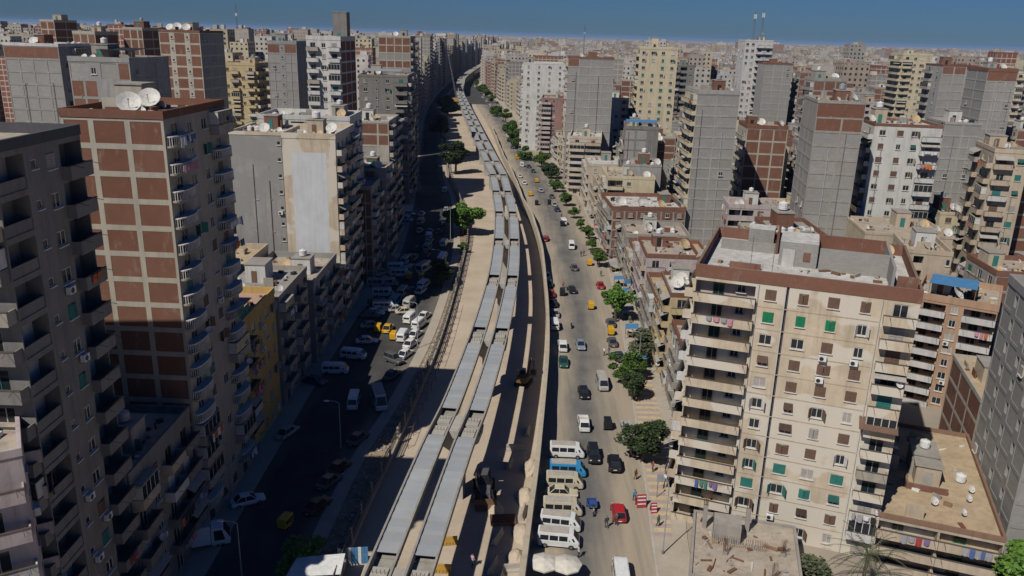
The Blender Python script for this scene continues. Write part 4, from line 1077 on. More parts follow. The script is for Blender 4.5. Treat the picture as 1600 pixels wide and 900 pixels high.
def building(B, rnd):
    W_, D_, n = B['w'], B['d'], B['storeys']
    par_h = 1.45 if B.get('hero') else (.25 if B.get('rebar') else rnd.uniform(.55, 1.15))
    Z = B['z'] - par_h
    sh = Z / n
    dist = math.hypot(B['x'], B['y'])
    root = tag(link(B['n'], None, None, (B['x'], B['y'], 0), R(B['yaw'])), B['label'], B['cat'], B.get('group'))
    sk = Sink(root, 1250. / dist)
    wall = MB()
    wm = B['wall']
    bc = {'conc': 'beige', 'grey': 'conc2', 'dgrey2': 'conc2', 'mauve': 'pinkw', 'peach': 'white'}.get(wm, wm)
    shut = rnd.choice(('shut_brown', 'shut_brown', 'shut_grey', 'shut_teal'))
    if B.get('hero'):
        shut = 'shut_brown'
    near = dist < 170
    FA = dict(f=((0, 0), (1, 0), W_, 0.), r=((W_, 0), (0, 1), D_, math.pi / 2), k=((W_, D_), (-1, 0), W_, math.pi), l=((0, D_), (0, -1), D_, -math.pi / 2))
    for fk, (o, u, L, rz) in FA.items():
        nx, ny = u[1], -u[0]          # outward normal
        fw = B.get(fk + 'wall', wm)
        fb = {'conc': 'beige', 'grey': 'conc2', 'dgrey2': 'conc2', 'mauve': 'pinkw', 'peach': 'white'}.get(fw, fw)
        def pt(uu, z, dep=0.):
            return (o[0] + u[0] * uu - nx * dep, o[1] + u[1] * uu - ny * dep, z)
        spec = B['faces'].get(fk)
        if not spec:
            wall.face([pt(0, 0), pt(L, 0), pt(L, Z), pt(0, Z)], fw)
            continue
        if isinstance(spec, str):
            spec = [(99, spec)]
        rows = []
        for c_, code in spec:
            rows += [code] * c_
        last = len(parse(rows[0]))
        for si in range(n):
            st = n - 1 - si        # storey index from the ground
            z0, z1 = st * sh, (st + 1) * sh
            cols = parse(rows[min(si, len(rows) - 1)])
            tot = sum(c[1] for c in cols)
            uu = 0.
            paint = B.get('paint')
            for ci, (t, wd) in enumerate(cols):
                a, e = uu, uu + wd / tot * L
                uu = e
                mid, cw = (a + e) / 2, e - a
                cellm = fw
                if paint and fk == 'f':
                    pass
                def blank():
                    wall.face([pt(a, z0), pt(e, z0), pt(e, z1), pt(a, z1)], cellm)
                def opening(a0, e0, q0, q1, dep, back=None, rev=None):
                    rev = rev or cellm
                    if a0 > a:
                        wall.face([pt(a, z0), pt(a0, z0), pt(a0, z1), pt(a, z1)], cellm)
                    if e0 < e:
                        wall.face([pt(e0, z0), pt(e, z0), pt(e, z1), pt(e0, z1)], cellm)
                    if q0 > z0:
                        wall.face([pt(a0, z0), pt(e0, z0), pt(e0, q0), pt(a0, q0)], cellm)
                    if q1 < z1:
                        wall.face([pt(a0, q1), pt(e0, q1), pt(e0, z1), pt(a0, z1)], cellm)
                    wall.face([pt(a0, q0), pt(e0, q0), pt(e0, q0, dep), pt(a0, q0, dep)], rev)
                    wall.face([pt(a0, q1, dep), pt(e0, q1, dep), pt(e0, q1), pt(a0, q1)], rev)
                    wall.face([pt(a0, q0), pt(a0, q0, dep), pt(a0, q1, dep), pt(a0, q1)], rev)
                    wall.face([pt(e0, q0, dep), pt(e0, q0), pt(e0, q1), pt(e0, q1, dep)], rev)
                    if back:
                        wall.face([pt(a0, q0, dep), pt(e0, q0, dep), pt(e0, q1, dep), pt(a0, q1, dep)], back)
                if t == '.' or (t in 'wsv' and cw < 1.0):
                    if cw < .5 and t == '.':
                        opening(a + .02, e - .02, z0 + .0, z1, .25, 'dark', 'dark')
                    else:
                        blank()
                elif t in 'wvs':
                    if t == 'v':
                        ww, wh, zs = min(.7, cw * .6), .7, 1.3
                    else:
                        ww, wh, zs = min(rnd.choice((1.0, 1.2, 1.2, 1.4)), cw * .62), 1.25, .95
                    if t == 'w' and rnd.random() < .06:
                        blank()
                        continue
                    q0 = z0 + zs * sh / 3
                    q1 = min(q0 + wh, z1 - .25)
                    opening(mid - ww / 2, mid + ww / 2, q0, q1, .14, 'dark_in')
                    kd = rnd.choices(('closed', 'ajar', 'open', 'glass', 'awning', 'blind'), (4, 2, 2.4, 3, 1.2, 1) if t == 's' else (2, 1, 1, 5, .5, 1))[0]
                    col = shut if rnd.random() < .7 else rnd.choice(('shut_brown', 'shut_grey', 'shut_white', 'shut_grey' if B.get('hero') else 'shut_teal'))
                    if B.get('hero') and si == 1:
                        kd, col = ('closed', 'shut_green') if ci != 4 else ('ajar', 'shut_green')
                        if ci == 5:
                            kd, col = 'open', 'shut_white'
                    if B.get('hero') and st in (2, 3) and col == 'shut_brown':
                        col = 'shut_teal'
                    if t == 'v':
                        kd = 'glass'
                    sk.put('window', t_window(ww, q1 - q0, kd, col), pt(mid, q0, .1), rz, ww, ('pane',))
                    if near and rnd.random() < .1:
                        sk.put('air_conditioner', t_ac(), pt(mid + rnd.choice((-.3, .3)), q0 - .85, 0), rz, 1., ('fan',))
                elif t == 'o':
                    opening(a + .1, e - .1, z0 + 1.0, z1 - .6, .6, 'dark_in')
                elif t in 'pgPQ':
                    mx = B.get('fr', .22) if t != 'P' else .0
                    bt = B.get('fr', .24) if t != 'P' else .12
                    a0, e0, q0, q1 = a + mx, e - mx, z0 + bt, z1 - bt
                    if t == 'P':
                        a0, e0 = a + .1, e - .1
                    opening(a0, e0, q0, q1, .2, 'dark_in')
                    mt = 'brick' if t in 'pPQ' else 'block'
                    sk.put('brick_panel' if mt == 'brick' else 'block_panel', t_panel(e0 - a0 - .01, q1 - q0 - .01, mt), pt((a0 + e0) / 2, q0 + .005, .05 if mt == 'brick' else .09), rz, min(e0 - a0, q1 - q0))
                    if t == 'Q' or (t == 'g' and rnd.random() < .1):
                        sk.put('window', t_window(1.1, 1.1, rnd.choice(('closed', 'glass')), 'shut_grey'), pt((a0 + e0) / 2, q0 + .7, -.01), rz, 1.1, ('pane',))
                elif t in 'BR':
                    ww = min(1.5, cw * .5)
                    opening(mid - ww / 2, mid + ww / 2, z0 + .12, z0 + min(2.3, sh - .4), .2, 'dark_in')
                    sk.put('door', t_window(ww, min(2.18, sh - .52), rnd.choice(('door', 'door', 'closed', 'glass')), rnd.choice(('shut_brown', 'shut_teal', 'shut_grey', 'frame'))), pt(mid, z0 + .12, .12), rz, ww, ('pane',))
                    if st > 0 or n < 2:
                        sk.put('balcony', t_balcony(cw - .3, B.get('bd', 1.15), rnd.choices(('box', 'encl', 'shade'), (7, 1.3, 1))[0] if t == 'B' else rnd.choices(('round', 'encl'), (9, 1))[0], fb if rnd.random() < .8 else rnd.choice(('sandw', 'white', 'beige'))), pt(mid, z0 + .16, .01), rz, 2., ('railing' if t == 'B' else 'baluster',))
                        if dist < 260 and rnd.random() < .16:
                            CLOTHS.append((root, fk, pt(mid, z0 + 1.05, -1.5), rz, cw - .8))
                        if near and rnd.random() < .14:
                            DISHES.append((root.matrix_basis @ Vector(pt(mid + cw * .3, z0 + 1.1, -1.1)), rnd.uniform(.3, .45), 'balcony', B))
                elif t in 'AL':
                    dep = 1.35
                    opening(a + .12, e - .12, z0 + .05, z1 - .42, dep, rnd.choice((fw, fw, 'white2', 'pinkw', 'beige')))
                    sk.put('door', t_window(1.3, min(2.1, sh - .6), 'door', rnd.choice(('shut_brown', 'shut_teal', 'shut_green', 'shut_grey'))), pt(mid - cw * .12, z0 + .06, dep - .06), rz, 1.3, ('pane',))
                    if cw > 4:
                        sk.put('window', t_window(1.0, 1.0, 'glass', 'frame'), pt(mid + cw * .25, z0 + 1.0, dep - .06), rz, 1., ('pane',))
                    pd = .75 if t == 'A' else .12
                    if t == 'A':
                        sk.put('balcony', t_balcony(cw - .04, pd, rnd.choices(('box', 'encl'), (8, 0 if B.get('zz') else .25))[0], fb), pt(mid, z0 + .0, .0), rz, 2., ('railing',))
                        if near and rnd.random() < .32:
                            CLOTHS.append((root, fk, pt(mid + rnd.uniform(-.2, .2) * cw, z0 + .95, -pd - .2), rz, cw * .45))
                    else:
                        sk.put('balcony', t_panel(cw - .26, .95, fb), pt(mid, z0 + .06, .1), rz, 2.)
                else:
                    blank()
    if B.get('hero'):
        for st in range(1, n):
            mb = MB()
            mb.box(7.0 * W_ / 23.4, W_ * .845, -.035, -.003, st * sh - .05, st * sh + .06, 'sandw')
            link('string_course', mb.mesh('string_course'), root)
        for ux in (.30, .425, .845):
            mb = MB()
            mb.cyl(W_ * ux, -.1, .1, Z - .1, .07, 'frame', 6)
            link('drain_pipe', mb.mesh('drain_pipe'), root)
    elif dist < 340 and 'f' in B['faces'] and wm in ('grey', 'dgrey2', 'conc2', 'sandw', 'white', 'white2', 'dgrey') and not B.get('zz'):
        for ux in (rnd.uniform(.1, .45), rnd.uniform(.55, .9)):
            mb = MB()
            mb.cyl(W_ * ux, -.09, .1, Z * rnd.uniform(.75, .98), .06, rnd.choice(('frame', 'rust', 'steel')), 6)
            for st in range(2, n, 2):
                mb.bar((W_ * ux, -.09, st * sh), (W_ * ux + rnd.uniform(-.9, .9), -.07, st * sh + rnd.uniform(.1, .5)), .04, 'frame', 4)
            link('drain_pipe', mb.mesh('drain_pipe'), root)
    # roof slab and parapet
    rm = ROOF[B['roofcol']]
    wall.face([(0, 0, Z), (W_, 0, Z), (W_, D_, Z), (0, D_, Z)], rm)
    link('wall', wall.mesh('wall'), root)
    pm = B.get('par') or (wm if rnd.random() < .82 else 'brick')
    mb = MB()
    t = .22
    mb.box(-.08, W_ + .08, -.08, t, Z + .004, Z + par_h, pm)
    mb.box(-.08, W_ + .08, D_ - t, D_ + .08, Z + .004, Z + par_h, pm)
    mb.box(-.08, t, t + .002, D_ - t - .002, Z + .004, Z + par_h, pm)
    mb.box(W_ - t, W_ + .08, t + .002, D_ - t - .002, Z + .004, Z + par_h, pm)
    link('parapet', mb.mesh('parapet'), root)
    if B.get('paint'):
        mb = MB()
        mb.box(W_ * .16, W_ * .82, -.012, .02, Z * .16, Z * .93, 'pale')
        link('painted_field', mb.mesh('painted_field'), root)
    # stair house
    if not B.get('rebar') and not B.get('hero') and W_ > 5 and D_ > 8:
        sx, sy = rnd.uniform(.8, W_ - 4.6), rnd.uniform(D_ * .35, D_ - 5)
        sw, sd, hh_ = rnd.uniform(2.6, 3.6), rnd.uniform(3, 4.4), rnd.uniform(2.3, 3.2)
        if B.get('topblock') == 1:
            sx, sw, hh_ = W_ * .5, 4.2, 7.8
        if B.get('topblock') == 3:
            sx, sw, hh_ = W_ * .35, 2.8, 4.5
        mb = MB()
        smt = rnd.choice((wm, 'white2', 'conc2', 'brick', 'sandw')) if not B.get('topblock') else ('dgrey' if B['topblock'] == 1 else wm)
        mb.box(sx, sx + sw, sy, sy + sd, Z + .004, Z + hh_, smt, top=rm)
        mb.box(sx - .12, sx + sw + .12, sy - .12, sy + sd + .12, Z + hh_ + .003, Z + hh_ + .18, 'conc2')
        sh_ = link('stair_house', mb.mesh('stair_house'), root)
        mb = MB()
        mb.box(sx + sw * .3, sx + sw * .3 + .9, sy - .05, sy - .004, Z + .02, Z + 2.0, rnd.choice(('shut_brown', 'dark_in', 'shut_teal')))
        link('door', mb.mesh('door'), sh_)
        if rnd.random() < .6:
            TANKS.append((root.matrix_basis @ Vector((sx + sw * .5, sy + sd * .5, Z + hh_ + .185)), rnd.uniform(.55, .8), B))
        # low partition walls and junk
        k = 2 if dist > 300 else 4
        for _ in range(k):
            mb = MB()
            jx, jy = rnd.uniform(.6, W_ - 2.5), rnd.uniform(.6, D_ - 3)
            l_ = rnd.uniform(1, 2.4)
            if rnd.random() < .5:
                mb.box(jx, jx + l_, jy, jy + .2, Z + .004, Z + rnd.uniform(.5, 2.0), rnd.choice(('brick', 'conc2', wm)))
            else:
                mb.box(jx, jx + .2, jy, jy + l_, Z + .004, Z + rnd.uniform(.5, 2.0), rnd.choice(('brick', 'conc2', wm)))
            link('roof_partition', mb.mesh('roof_partition'), root)
        mb = MB()
        for _ in range(26 if dist < 260 else 8):
            jx, jy = rnd.uniform(.5, W_ - 1.2), rnd.uniform(.5, D_ - 1.2)
            l_, w2, h2 = rnd.uniform(.2, 1.3), rnd.uniform(.15, .7), rnd.uniform(.05, .5)
            q = MB()
            q.box(0, l_, 0, w2, Z + .005, Z + h2, rnd.choice(('wood', 'roofgrey', 'roofwhite', 'rust', 'brick', 'shut_grey', 'plastic_white', 'tank_black')))
            mb.add(q, (jx, jy, 0), rnd.uniform(0, 3))
        jo = link('roof_clutter', mb.mesh('roof_clutter'), root)
        jo['kind'] = 'stuff'
        nd = rnd.randint(2, 6) if dist < 300 else rnd.randint(0, 3)
        for _ in range(nd):
            big = rnd.random() < .3
            DISHES.append((root.matrix_basis @ Vector((rnd.uniform(.8, W_ - .8), rnd.uniform(.8, D_ * .5), Z + .01)), rnd.uniform(.9, 1.25) if big else rnd.uniform(.4, .6), 'roof', B))
        if rnd.random() < .45:
            tx, ty = rnd.uniform(1, W_ - 1), rnd.uniform(1, D_ - 1)
            for q in range(rnd.randint(1, 3)):
                TANKS.append((root.matrix_basis @ Vector((min(W_ - .9, tx + q * 1.5), ty, Z + .01)), rnd.uniform(.5, .7), B))
    if B.get('hero'):
        for a, c_, e, d_, zt, mt in ((8.6, 9.2, 13.0, 15.2, 3.0, 'block'), (1.2, 14.5, 8.0, 14.8, 1.3, 'block'), (8.0, 14.5, 8.3, 20.4, 2.6, 'brick'), (13.2, 8.8, 20.8, 9.1, 2.7, 'block'), (13.2, 15.4, 20.8, 15.7, 2.9, 'brick'), (20.8, 3.4, 21.1, 15.7, 2.7, 'block'),
                                    (21.1, 1.0, 23.2, 1.3, 2.4, 'brick'), (4.4, 16.5, 7.6, 19.6, 2.6, 'block'), (3.2, 5.6, 6.8, 5.9, .7, 'brick')):
            mb = MB()
            mb.box(a, e, c_, d_, Z + .004, Z + zt, mt, top='roofwhite' if e - a > 3 and d_ - c_ > 2 else None)
            link('roof_room' if d_ - c_ > 2 and e - a > 2 else 'roof_partition', mb.mesh('roof_room'), root)
        mb = MB()
        mb.box(9.0, 10.4, 9.12, 9.19, Z + .01, Z + 2.1, 'roofwhite')
        mb.box(11.4, 12.2, 9.12, 9.19, Z + .8, Z + 1.9, 'brick')
        link('door', mb.mesh('door'), root)
        mb = MB()
        for _ in range(60):
            jx, jy = rnd.uniform(.5, W_ - 1.2), rnd.uniform(.5, 8.4)
            q = MB()
            q.box(0, rnd.uniform(.2, 1.5), 0, rnd.uniform(.1, .5), Z + .005, Z + rnd.uniform(.05, .4), rnd.choice(('wood', 'roofgrey', 'roofwhite', 'rust', 'brick', 'roofsand', 'white')))
            mb.add(q, (jx, jy, 0), rnd.uniform(0, 3))
        jo = link('roof_clutter', mb.mesh('roof_clutter'), root)
        jo['kind'] = 'stuff'
        for q in range(5):
            TANKS.append((root.matrix_basis @ Vector((12.2 + q * 1.7, 18.2, Z + .01)), .75, B))
        for q in range(7):
            DISHES.append((root.matrix_basis @ Vector((rnd.uniform(14, 22), rnd.uniform(16.5, 20), Z + .01)), rnd.uniform(.4, .9), 'roof', B))
        for q in range(2):
            mb = MB()
            mb.cyl(8.2 - q * 2.5, 3.0 + q, Z + .01, Z + 4.5, .03, 'rail', 5)
            for k_ in range(4):
                mb.bar((7.6 - q * 2.5, 3.0 + q, Z + 3.2 + k_ * .3), (8.8 - q * 2.5, 3.0 + q, Z + 3.2 + k_ * .3), .015, 'rail', 3)
            link('aerial', mb.mesh('aerial'), root)
    if B.get('zz') and not B.get('rebar'):
        mb = MB()
        mb.box(4.6, 7.4, 9.5, 12.6, Z + .004, Z + 2.6, 'sandw', top='rooftan')
        mb.box(4.4, 7.6, 9.3, 12.8, Z + 2.603, Z + 2.75, 'conc2')
        sh_ = link('roof_hut', mb.mesh('roof_hut'), root)
        mb = MB()
        mb.box(5.4, 6.5, 9.42, 9.49, Z + .02, Z + 2.0, 'shut_grey')
        link('door', mb.mesh('door'), sh_)
        for a, c_, e, d_ in ((3.6, 8.0, 8.2, 8.25), (3.6, 8.26, 3.85, 10.5)):
            mb = MB()
            mb.box(a, e, c_, d_, Z + .004, Z + .8, 'brick')
            link('roof_partition', mb.mesh('roof_partition'), root)
        DISHES.append((root.matrix_basis @ Vector((5.6, 15.5, Z + .01)), 1.6, 'roof', B))
    if B.get('rebar'):
        for cx, cy in ((1.2, 9.5), (6, 10.2), (3.6, 5), (9.8, 6.5), (8.6, 2)):
            mb = MB()
            mb.box(cx - .25, cx + .25, cy - .2, cy + .2, Z + .004, Z + (3 if cy > 9 else .4), 'conc2')
            c_ = link('column', mb.mesh('column'), root)
            mb = MB()
            for i in range(4):
                for j in range(3):
                    mb.bar((cx - .2 + .13 * i, cy - .15 + .15 * j, Z + .3), (cx - .2 + .13 * i + rnd.uniform(-.1, .1), cy - .15 + .15 * j, Z + (4.2 if cy > 9 else 2.0)), .018, 'rust', 4)
            link('rebar', mb.mesh('rebar'), c_)
        mb = MB()
        mb.box(2.2, 5.2, 7.2, 9.6, Z + .004, Z + 2.2, 'conc2')
        link('lift_shaft', mb.mesh('lift_shaft'), root)
        mb = MB()
        for _ in range(38):
            q = MB()
            q.box(0, rnd.uniform(.2, 1.6), 0, rnd.uniform(.08, .5), Z + .005, Z + rnd.uniform(.05, .35), rnd.choice(('wood', 'roofgrey', 'roofwhite', 'rust', 'brick', 'roofsand', 'rooftan')))
            mb.add(q, (rnd.uniform(.5, W_ - 1.6), rnd.uniform(.5, D_ - 1.6), 0), rnd.uniform(0, 3))
        jo = link('roof_clutter', mb.mesh('roof_clutter'), root)
        jo['kind'] = 'stuff'
        mb = MB()
        for i in range(30):
            mb.bar((2.2 + i * .2, 6.6, Z + .01), (2.2 + i * .2 + rnd.uniform(-.1, .1), 6.6, Z + 1.3), .02, 'rust', 4)
        link('rebar_row', mb.mesh('rebar_row'), root)
    sk.flush()
    return root
# ------------------------------------------------------------- buildings in the foreground and middle distance
rb = random.Random(11)
for B in HERO:
    building(B, rb)

def proj(x, y, z):
    v = Vector((x, y, z - CAMH))
    w = v.dot(_f)
    return 800 + 1250 * v.dot(_r2) / w, 450 - 1250 * v.dot(_u2) / w

def corners(B, pad=0.):
    c, s = math.cos(R(B['yaw'])), math.sin(R(B['yaw']))
    out = []
    for a, b in ((-pad, -pad), (B['w'] + pad, -pad), (B['w'] + pad, B['d'] + pad), (-pad, B['d'] + pad)):
        out.append((B['x'] + c * a - s * b, B['y'] + s * a + c * b))
    return out

def overlap(p, q):
    for poly in (p, q):
        for i in range(4):
            ax, ay = poly[i]
            bx, by = poly[(i + 1) % 4]
            nx, ny = by - ay, ax - bx
            a = [nx * x + ny * y for x, y in p]
            b = [nx * x + ny * y for x, y in q]
            if max(a) <= min(b) or max(b) <= min(a):
                return False
    return True

# what stays visible of each building: column range and lowest visible line
VIS = []
TAKEN = []
for B in HERO:
    c = corners(B, .4)
    TAKEN.append((c, B))
    px = [proj(x, y, B['z'])[0] for x, y in c]
    top = proj(B['x'], B['y'], B['z'])[1]
    bot = proj(B['x'], B['y'], 0)[1]
    VIS.append((min(px), max(px), top + .62 * (bot - top) * (1 if B['y'] > 120 else .9), B['y']))

def short(l):
    for cut in (' with ', ' beside ', ' behind ', ' right behind', ' right of ', ' left of ', ' along ', ' near ', ' on ', ' in ', ' cut ', ' wedged ', ' holding ', ' at ', ' by ', ' of ', ' before ', ' next ', ' just ', ' below ', ' facing ', ', '):
        l = l.split(cut)[0]
    return l
NUMS = ['zero', 'one', 'two', 'three', 'four', 'five', 'six', 'seven', 'eight', 'nine', 'ten', 'eleven', 'twelve', 'thirteen', 'fourteen', 'fifteen', 'sixteen', 'seventeen', 'eighteen', 'nineteen', 'twenty']
ORD = ['', 'second ', 'third ', 'fourth ', 'fifth ', 'sixth ', 'seventh ', 'eighth ', 'ninth ', 'tenth ', 'eleventh ', 'twelfth ']
CW = dict(cream='cream', creamy='cream', sandw='sand coloured', pinkw='pale pink', beige='beige', grey='grey', dgrey='dark grey', dgrey2='grey blockwork', conc='brick panelled', conc2='concrete', ochre='ochre', ochre2='yellow', yellow='pale yellow', white='white', white2='off white', peach='peach', mauve='mauve')
USED = {}

def filler(x, y, z, w, d, yaw, rnd, wall=None, faces=None, row=False):
    left = x < 0
    wall = wall or rnd.choice(('cream', 'creamy', 'sandw', 'sandw', 'grey', 'dgrey2', 'conc', 'conc', 'conc', 'conc2', 'white', 'white2', 'yellow', 'pinkw', 'dgrey', 'grey', 'conc2', 'dgrey2', 'dgrey2'))
    if faces is None:
        if wall in ('conc', 'conc2'):
            k = max(2, int(w / 3.4))
            t = rnd.choice('ppg')
            f = [(rnd.randint(1, 3), ' '.join(['p3'] * k)), (99, ' '.join([t + '3'] * k))]
        elif wall in ('grey', 'dgrey2'):
            k = max(2, int(w / 3.4))
            f = rnd.choice((' '.join(['g3'] * k), ' '.join(['g3'] * k), ' '.join(['w3'] * k), '.3 v1 .3 v1 .3'))
        else:
            k = max(2, int(w / 3.2))
            f = ' '.join(rnd.choice(('w3', 'w3', 'B3', 'L3')) for _ in range(k))
        k = max(2, int(d / 3.4))
        s = ' '.join(rnd.choice(('w3', 'B3', 'B3', 'g3' if wall in ('grey', 'conc', 'dgrey2') else 'w3')) for _ in range(k))
        faces = {'f': f, ('r' if left else 'l'): s}
    near = sorted((math.hypot(x - b['x'], (y - b['y'])), i) for i, b in enumerate(HERO) if b.get('big', 1))[0][1]
    hb = HERO[near]
    dx, dy = x - hb['x'], y - hb['y']
    rel = ('behind' if dy > 0 else 'in front of') if abs(dy) > abs(dx) else ('right of' if dx > 0 else 'left of')
    n = max(2, int(round(z / 3.05)))
    roof = rnd.choice(('conc', 'white', 'conc', 'sand', 'grey'))
    base = '%s %s block %s the %s' % (NUMS[min(n, 20)] + ' storey', CW[wall], rel, short(hb['label']))
    i = USED.get(base, 0)
    USED[base] = i + 1
    lab = base if i == 0 else ORD[min(i, 11)] + base
    B = dict(n='city_block', x=x, y=y, z=z, w=w, d=d, yaw=yaw, wall=wall, faces=faces, label=lab, cat='apartment block', key='%s block %s %s' % (CW[wall], rel, short(hb['label'])), group='city blocks in the middle distance', storeys=n, roofcol=roof)
    building(B, rnd)
    return B

def try_fill(x, y, z, w, d, yaw, rnd, **k):
    B = dict(x=x, y=y, z=z, w=w, d=d, yaw=yaw)
    c = corners(B, .2)
    for q, b in TAKEN:
        if abs(b['x'] - x) < 70 and abs(b['y'] - y) < 70 and overlap(c, q):
            return False
    px = [proj(a, b, z)[0] for a, b in c]
    x0, x1 = min(px), max(px)
    if x1 < -60 or x0 > 1660:
        return False
    yb = max(b for a, b in c)
    for v0, v1, vb, vy in VIS:
        if vy > y and x0 < v1 - 2 and x1 > v0 + 2:
            for _ in range(12):
                if proj(x + w / 2, y, z + 1.2)[1] >= vb:
                    break
                z -= 3.05
    if z < 7:
        if z < 3 or True:
            z = 7.2
            if any(vy > y and x0 < v1 - 2 and x1 > v0 + 2 and proj(x + w / 2, y, z)[1] < vb - 25 for v0, v1, vb, vy in VIS):
                return False
    B = filler(x, y, z, w, d, yaw, rnd, **k)
    TAKEN.append((corners(B, .2), B))
    return True

rf = random.Random(5)
nfill = 0
# street fronts that continue both rows
for side, line, y0, y1 in (('L', LBs, 216, 560), ('R', RBs, 300, 560)):
    y = y0
    while y < y1:
        d = rf.uniform(13, 19)
        x = interp(line, y + d * .5)
        slope = (interp(line, y + d) - interp(line, y)) / d
        yaw = -math.degrees(math.atan(slope))
        w = rf.uniform(12, 15)
        nb = max(3, int(d / 3.2))
        code = ' '.join(rf.choice(('B3', 'B3', 'w2')) for _ in range(nb))
        if side == 'L':
            z = rf.uniform(36, 47)
            ok = try_fill(x - w * math.cos(R(yaw)), y - w * math.sin(R(yaw)), z, w, d, yaw, rf, wall=rf.choice(('grey', 'creamy', 'dgrey', 'sandw', 'conc', 'white')), faces=dict(f=rf.choice(('w3 w3 w3', 'g3 g3 g3', 'p3 p3 p3')), r=code))
        else:
            z = rf.uniform(22, 36)
            ok = try_fill(x, y, z, w, d, yaw, rf, wall=rf.choice(('creamy', 'sandw', 'white', 'yellow', 'cream', 'conc')), faces=dict(f=rf.choice(('w3 B3 w3', 'B3 w3 B3', 'g3 g3 g3')), l=code))
        nfill += ok
        y += d + rf.choice((.6, .6, 6))
# blocks behind the street fronts
for side in ('R', 'L'):
    y = 92 if side == 'R' else 60
    while y < 470:
        depth = 14
        x = (interp(RBs, y) + 15.5) if side == 'R' else (interp(LBs, y) - 32)
        i = 0
        while abs(x) < .70 * y + 30:
            w = rf.uniform(8, 13) if side == 'R' else rf.uniform(10, 15)
            if side == 'R':
                z = rf.choice((12, 15, 18, 21, 24, 27, 27, 30, 33, 36)) + rf.uniform(-1, 1)
                if y > 250 and rf.random() < .12:
                    z += 12
            else:
                z = rf.choice((24, 30, 34, 37, 40, 43, 46, 49)) + rf.uniform(-1, 1)
                if y > 200 and rf.random() < .2:
                    z = rf.uniform(50, 56)
            yaw = rf.uniform(-7, 0)
            dd = rf.uniform(9.5, 12)
            xx = x if side == 'R' else x - w
            if nfill < 238:
                nfill += bool(try_fill(xx, y + rf.uniform(-.5, .5), z, w, dd, yaw, rf))
            i += 1
            st = w + rf.choice((.5, .5, .5, 3.5))
            x += st if side == 'R' else -st
        y += 12.6 + rf.choice((0.3, .3, 3.5))
print('fillers', nfill)
S['fillers'] = nfill

# ------------------------------------------------------------- the far city, one mass of blocks
import numpy as np
rn = np.random.default_rng(3)
FV, FQ, FC, FU = [], [], [], []
PAL = np.array([(.52, .45, .35), (.48, .41, .32), (.58, .55, .51), (.62, .60, .57), (.33, .31, .28), (.27, .26, .25), (.37, .30, .24), (.26, .12, .08), (.23, .09, .06), (.54, .47, .32), (.42, .37, .32), (.50, .46, .42), (.60, .57, .50)])

def fbox(x0, y0, z0, w, d, h, yaw, col, typ, roof=(.45, .41, .36), uvs=True):
    c, s = math.cos(yaw), math.sin(yaw)
    n = len(FV) * 8
    FV.append([(x0 + c * a - s * b, y0 + s * a + c * b, z) for z in (z0, z0 + h) for a, b in ((0, 0), (w, 0), (w, d), (0, d))])
    for q, L in (((0, 1, 5, 4), w), ((1, 2, 6, 5), d), ((2, 3, 7, 6), w), ((3, 0, 4, 7), d)):
        FQ.append([n + i for i in q])
        FC.append((*col, typ))
        FU.append([(0, z0), (L, z0), (L, z0 + h), (0, z0 + h)])
    FQ.append([n + 4, n + 5, n + 6, n + 7])
    FC.append((*roof, 0.))
    FU.append([(0, 0)] * 4)

def fblock(x, y, z, w, d, yaw, balc=None):
    col = PAL[rn.integers(len(PAL))] * rn.uniform(.85, 1.1)
    typ = rn.choice((.25, .25, .5, .5, .75)) if col[0] > .33 else .75
    fbox(x, y, 0, w, d, z, yaw, tuple(col), typ, tuple(np.array((.36, .33, .29)) * rn.uniform(.5, 1.25)))
    c, s = math.cos(yaw), math.sin(yaw)
    # parapets
    for a, b, ww, dd in ((0, 0, w, .3), (0, .3, .3, d - .6), (w - .3, .3, .3, d - .6), (0, d - .3, w, .3)):
        if y < 1500:
            fbox(x + c * a - s * b, y + s * a + c * b, z + .003, ww, dd, .9, yaw, tuple(col * .9), 0.)
    k = 3 if y < 1100 else (2 if y < 2500 else 1)
    for _ in range(k):
        a, b = rn.uniform(.5, max(.6, w - 4)), rn.uniform(.5, max(.6, d - 4))
        fbox(x + c * a - s * b, y + s * a + c * b, z + .01, rn.uniform(1, 4), rn.uniform(1, 4), rn.uniform(.8, 3.6), yaw, tuple(PAL[rn.integers(len(PAL))] * rn.uniform(.8, 1.2)), 0.)
    if balc and y < 1500:
        n = int(z / 3.05)
        for st in range(1, n):
            for q in range(max(1, int(d / 5))):
                b = q * 5 + .8
                a = w + .01 if balc == 'r' else -1.26
                fbox(x + c * a - s * b, y + s * a + c * b, st * 3.05 + .1, 1.25, 3.2, 1.05, yaw, tuple(col * 1.05), 0.)

